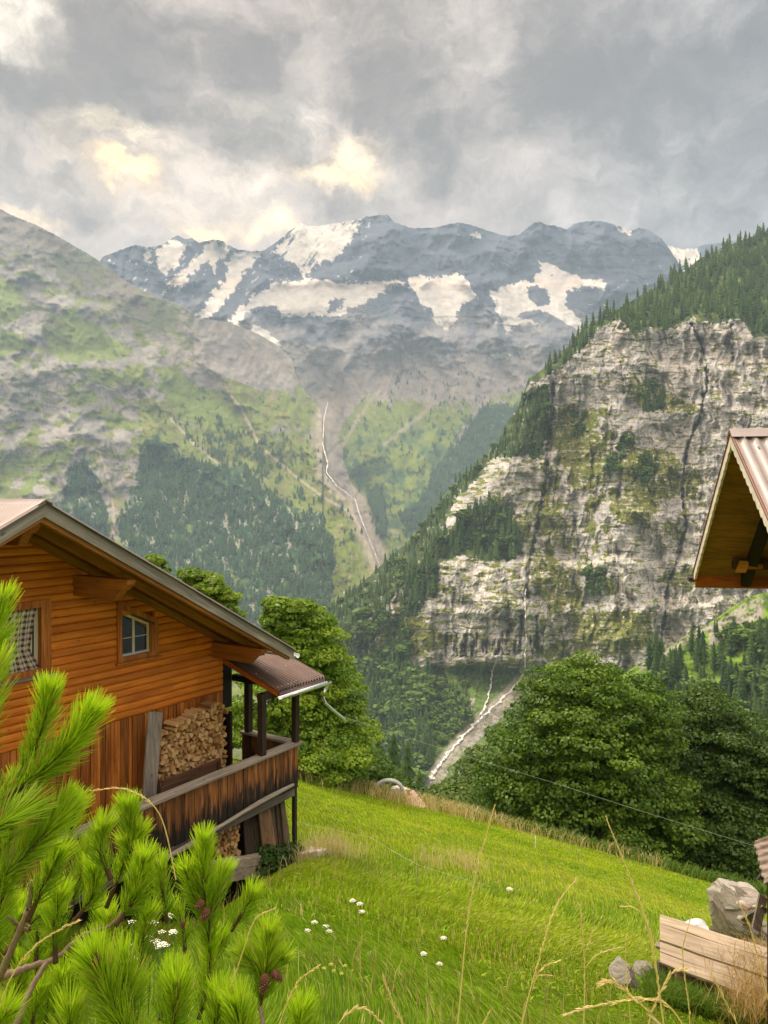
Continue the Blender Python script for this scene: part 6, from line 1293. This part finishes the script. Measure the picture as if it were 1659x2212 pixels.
stem([(590, 2260, 1.5), (615, 2180, 1.5), (645, 2120, 1.5), (685, 2088, 1.5)], .4, 'pale grass head at the right edge of the pine', 18, .0012, dens=.7, hl=.013)
# white umbels
WP = plain('white_petals', (.66, .66, .58), .9, 0, .06, 30., .1); YP = plain('yellow_petals', (.45, .42, .06), .9); GS = plain('flower_stalk', (.10, .20, .03), .8)
def umbel(px, py, D, size, label, seed, mat=None, flat=.35, n=22, h=None, name='yarrow_flower', grp='white umbel flowers in the meadow'):
    r = np.random.default_rng(seed); c = at(px, py, D); gz_ = float(ground(c.x, c.y)); 
    hh = max(c.z - gz_, .1) if h is None else h; root = empty(name, (c.x, c.y, c.z - hh), label, 'flower', grp); q = MB()
    for i in range(n):
        a = i * 2.4; rr3 = size * math.sqrt((i + .5) / n); p = Vector((rr3 * math.cos(a), rr3 * math.sin(a), hh - flat * rr3 ** 2 / size + r.normal() * size * .06)); s_ = size * .22; k = 6
        V = [p + Vector((0, 0, s_ * .35))] + [p + Vector((s_ * math.cos(b_), s_ * math.sin(b_), -s_ * .1 * (b_ % 2))) for b_ in np.arange(k) * 6.283 / k]; q.add(V, [(0, 1 + j, 1 + (j + 1) % k) for j in range(k)])
    q.build('flower_head', mat or WP, root); q = MB(); q.tube([(0, 0, -.05), (.01, 0, hh * .5), (0, 0, hh * .93)], .0025, 5)
    for i in range(0, n, 3): a = i * 2.4; rr3 = size * math.sqrt((i + .5) / n); q.tube([(0, 0, hh * .86), (rr3 * math.cos(a), rr3 * math.sin(a), hh - .01)], .0012, 4)
    q.build('stalk', GS, root)
UM = [(762, 1943, 5.6, 'left of the trio of white umbels right of the pine'), (777, 1950, 5.6, 'upper right of the trio of white umbels'), (781, 1967, 5.5, 'lower right of the trio of white umbels'), (664, 2008, 5.2, 'lowest left of the four white umbels beside the pine'), (679, 1990, 5.3, 'topmost of the four white umbels beside the pine'), (703, 1999, 5.2, 'upper right of the four white umbels beside the pine'), (711, 2010, 5.1, 'lower right of the four white umbels beside the pine'),
      (1101, 1918, 8.4, 'lone white umbel on a tall stalk in the middle of the meadow'), (958, 2024, 6.5, 'flat white umbel left of the tallest grass stem'), (915, 2058, 6., 'small white umbel below the flat one'), (800, 2058, 6., 'tiny white flower right of the pine'), (949, 2080, 6, 'tiny pale umbel low in the meadow middle'), (350, 2037, 3.4, 'large white umbel showing through the pine'), (300, 2062, 3.3, 'white umbel low behind the left pine shoots'), (330, 1990, 3.5, 'white umbel behind the middle pine shoots'), (375, 2010, 3.6, 'cream umbel behind the pine, highest of them'), (365, 1975, 3.7, 'small white umbel high behind the pine'), (1527, 2112, 8.2, 'white umbel under the plank deck')]
for i, (px, py, D_, lb) in enumerate(UM): D_ = gpt(px, py + 28, 4.).y * 1.02 if D_ > 5 else D_; umbel(px, py, D_, .023 * D_ / 5.4 if D_ > 5 else .022, lb, i, h=.35 if D_ < 4 else None)
for i, (px, py) in enumerate(((700, 2090), (720, 2096), (745, 2085), (738, 2102), (715, 2082))): umbel(px, py, 5.0, .015, 'small yellowish umbel in the grass right of the pine', 40 + i, YP, .2, 12, name='yellow_flower', grp='yellow umbels beside the pine')
r = np.random.default_rng(33)
for i in range(14): px = 1465 + 110 * r.random(); py = 1952 + 22 * r.random(); D_ = gpt(px, py + 12, 8.).y; umbel(px, py, D_, .03, 'tiny yellow flower in the grass behind the plank deck', 60 + i, YP, .2, 5, name='yellow_flower', grp='yellow flowers behind the plank deck')
for i in range(10): px = 250 + 130 * r.random(); py = 1960 + 100 * r.random(); umbel(px, py, 3.5, .018, 'small cream umbel seen between the pine needles', 80 + i, WP, .2, 10, h=.3, grp='cream umbels behind the pine')
# flagstones glimpsed through the pine
for i, (px, py) in enumerate(((20, 1905), (75, 1930), (20, 1965), (90, 1990), (30, 2030))):
    p = gpt(px, py + 10, 4.); rocklump('flagstone', p, (.35, .25, .05), 70 + i, ['upper flagstone at the left edge behind the pine', 'second flagstone behind the left pine twigs', 'flagstone halfway down at the left edge', 'flagstone right of the others behind the pine', 'lowest flagstone behind the pine branch'][i], 'flagstone', (.24, .22, .19), None, cub=3)
# ------------------------------------------------------------------ the air
hz = bpy.data.materials.new('haze_air'); hz.use_nodes = True; hz.node_tree.nodes.clear(); N = NT(hz.node_tree)
pv = N.n('ShaderNodeVolumePrincipled', i={'Color': (.58, .77, 1.0), 'Density': 7.0e-5, 'Anisotropy': .0})
ho = N.n('ShaderNodeOutputMaterial'); N.nt.links.new(pv.outputs[0], ho.inputs['Volume'])
hb = np.array([(x, y, z) for x in (-5200, 6500) for y in (-60, 7700) for z in (-3300, 2560)], float)
hf = [(0, 1, 3, 2), (4, 6, 7, 5), (0, 4, 5, 1), (2, 3, 7, 6), (0, 2, 6, 4), (1, 5, 7, 3)]
ho_ = tag(link('haze', npmesh('haze', hb, hf), hz), kind='stuff')
hz.cycles.homogeneous_volume = True
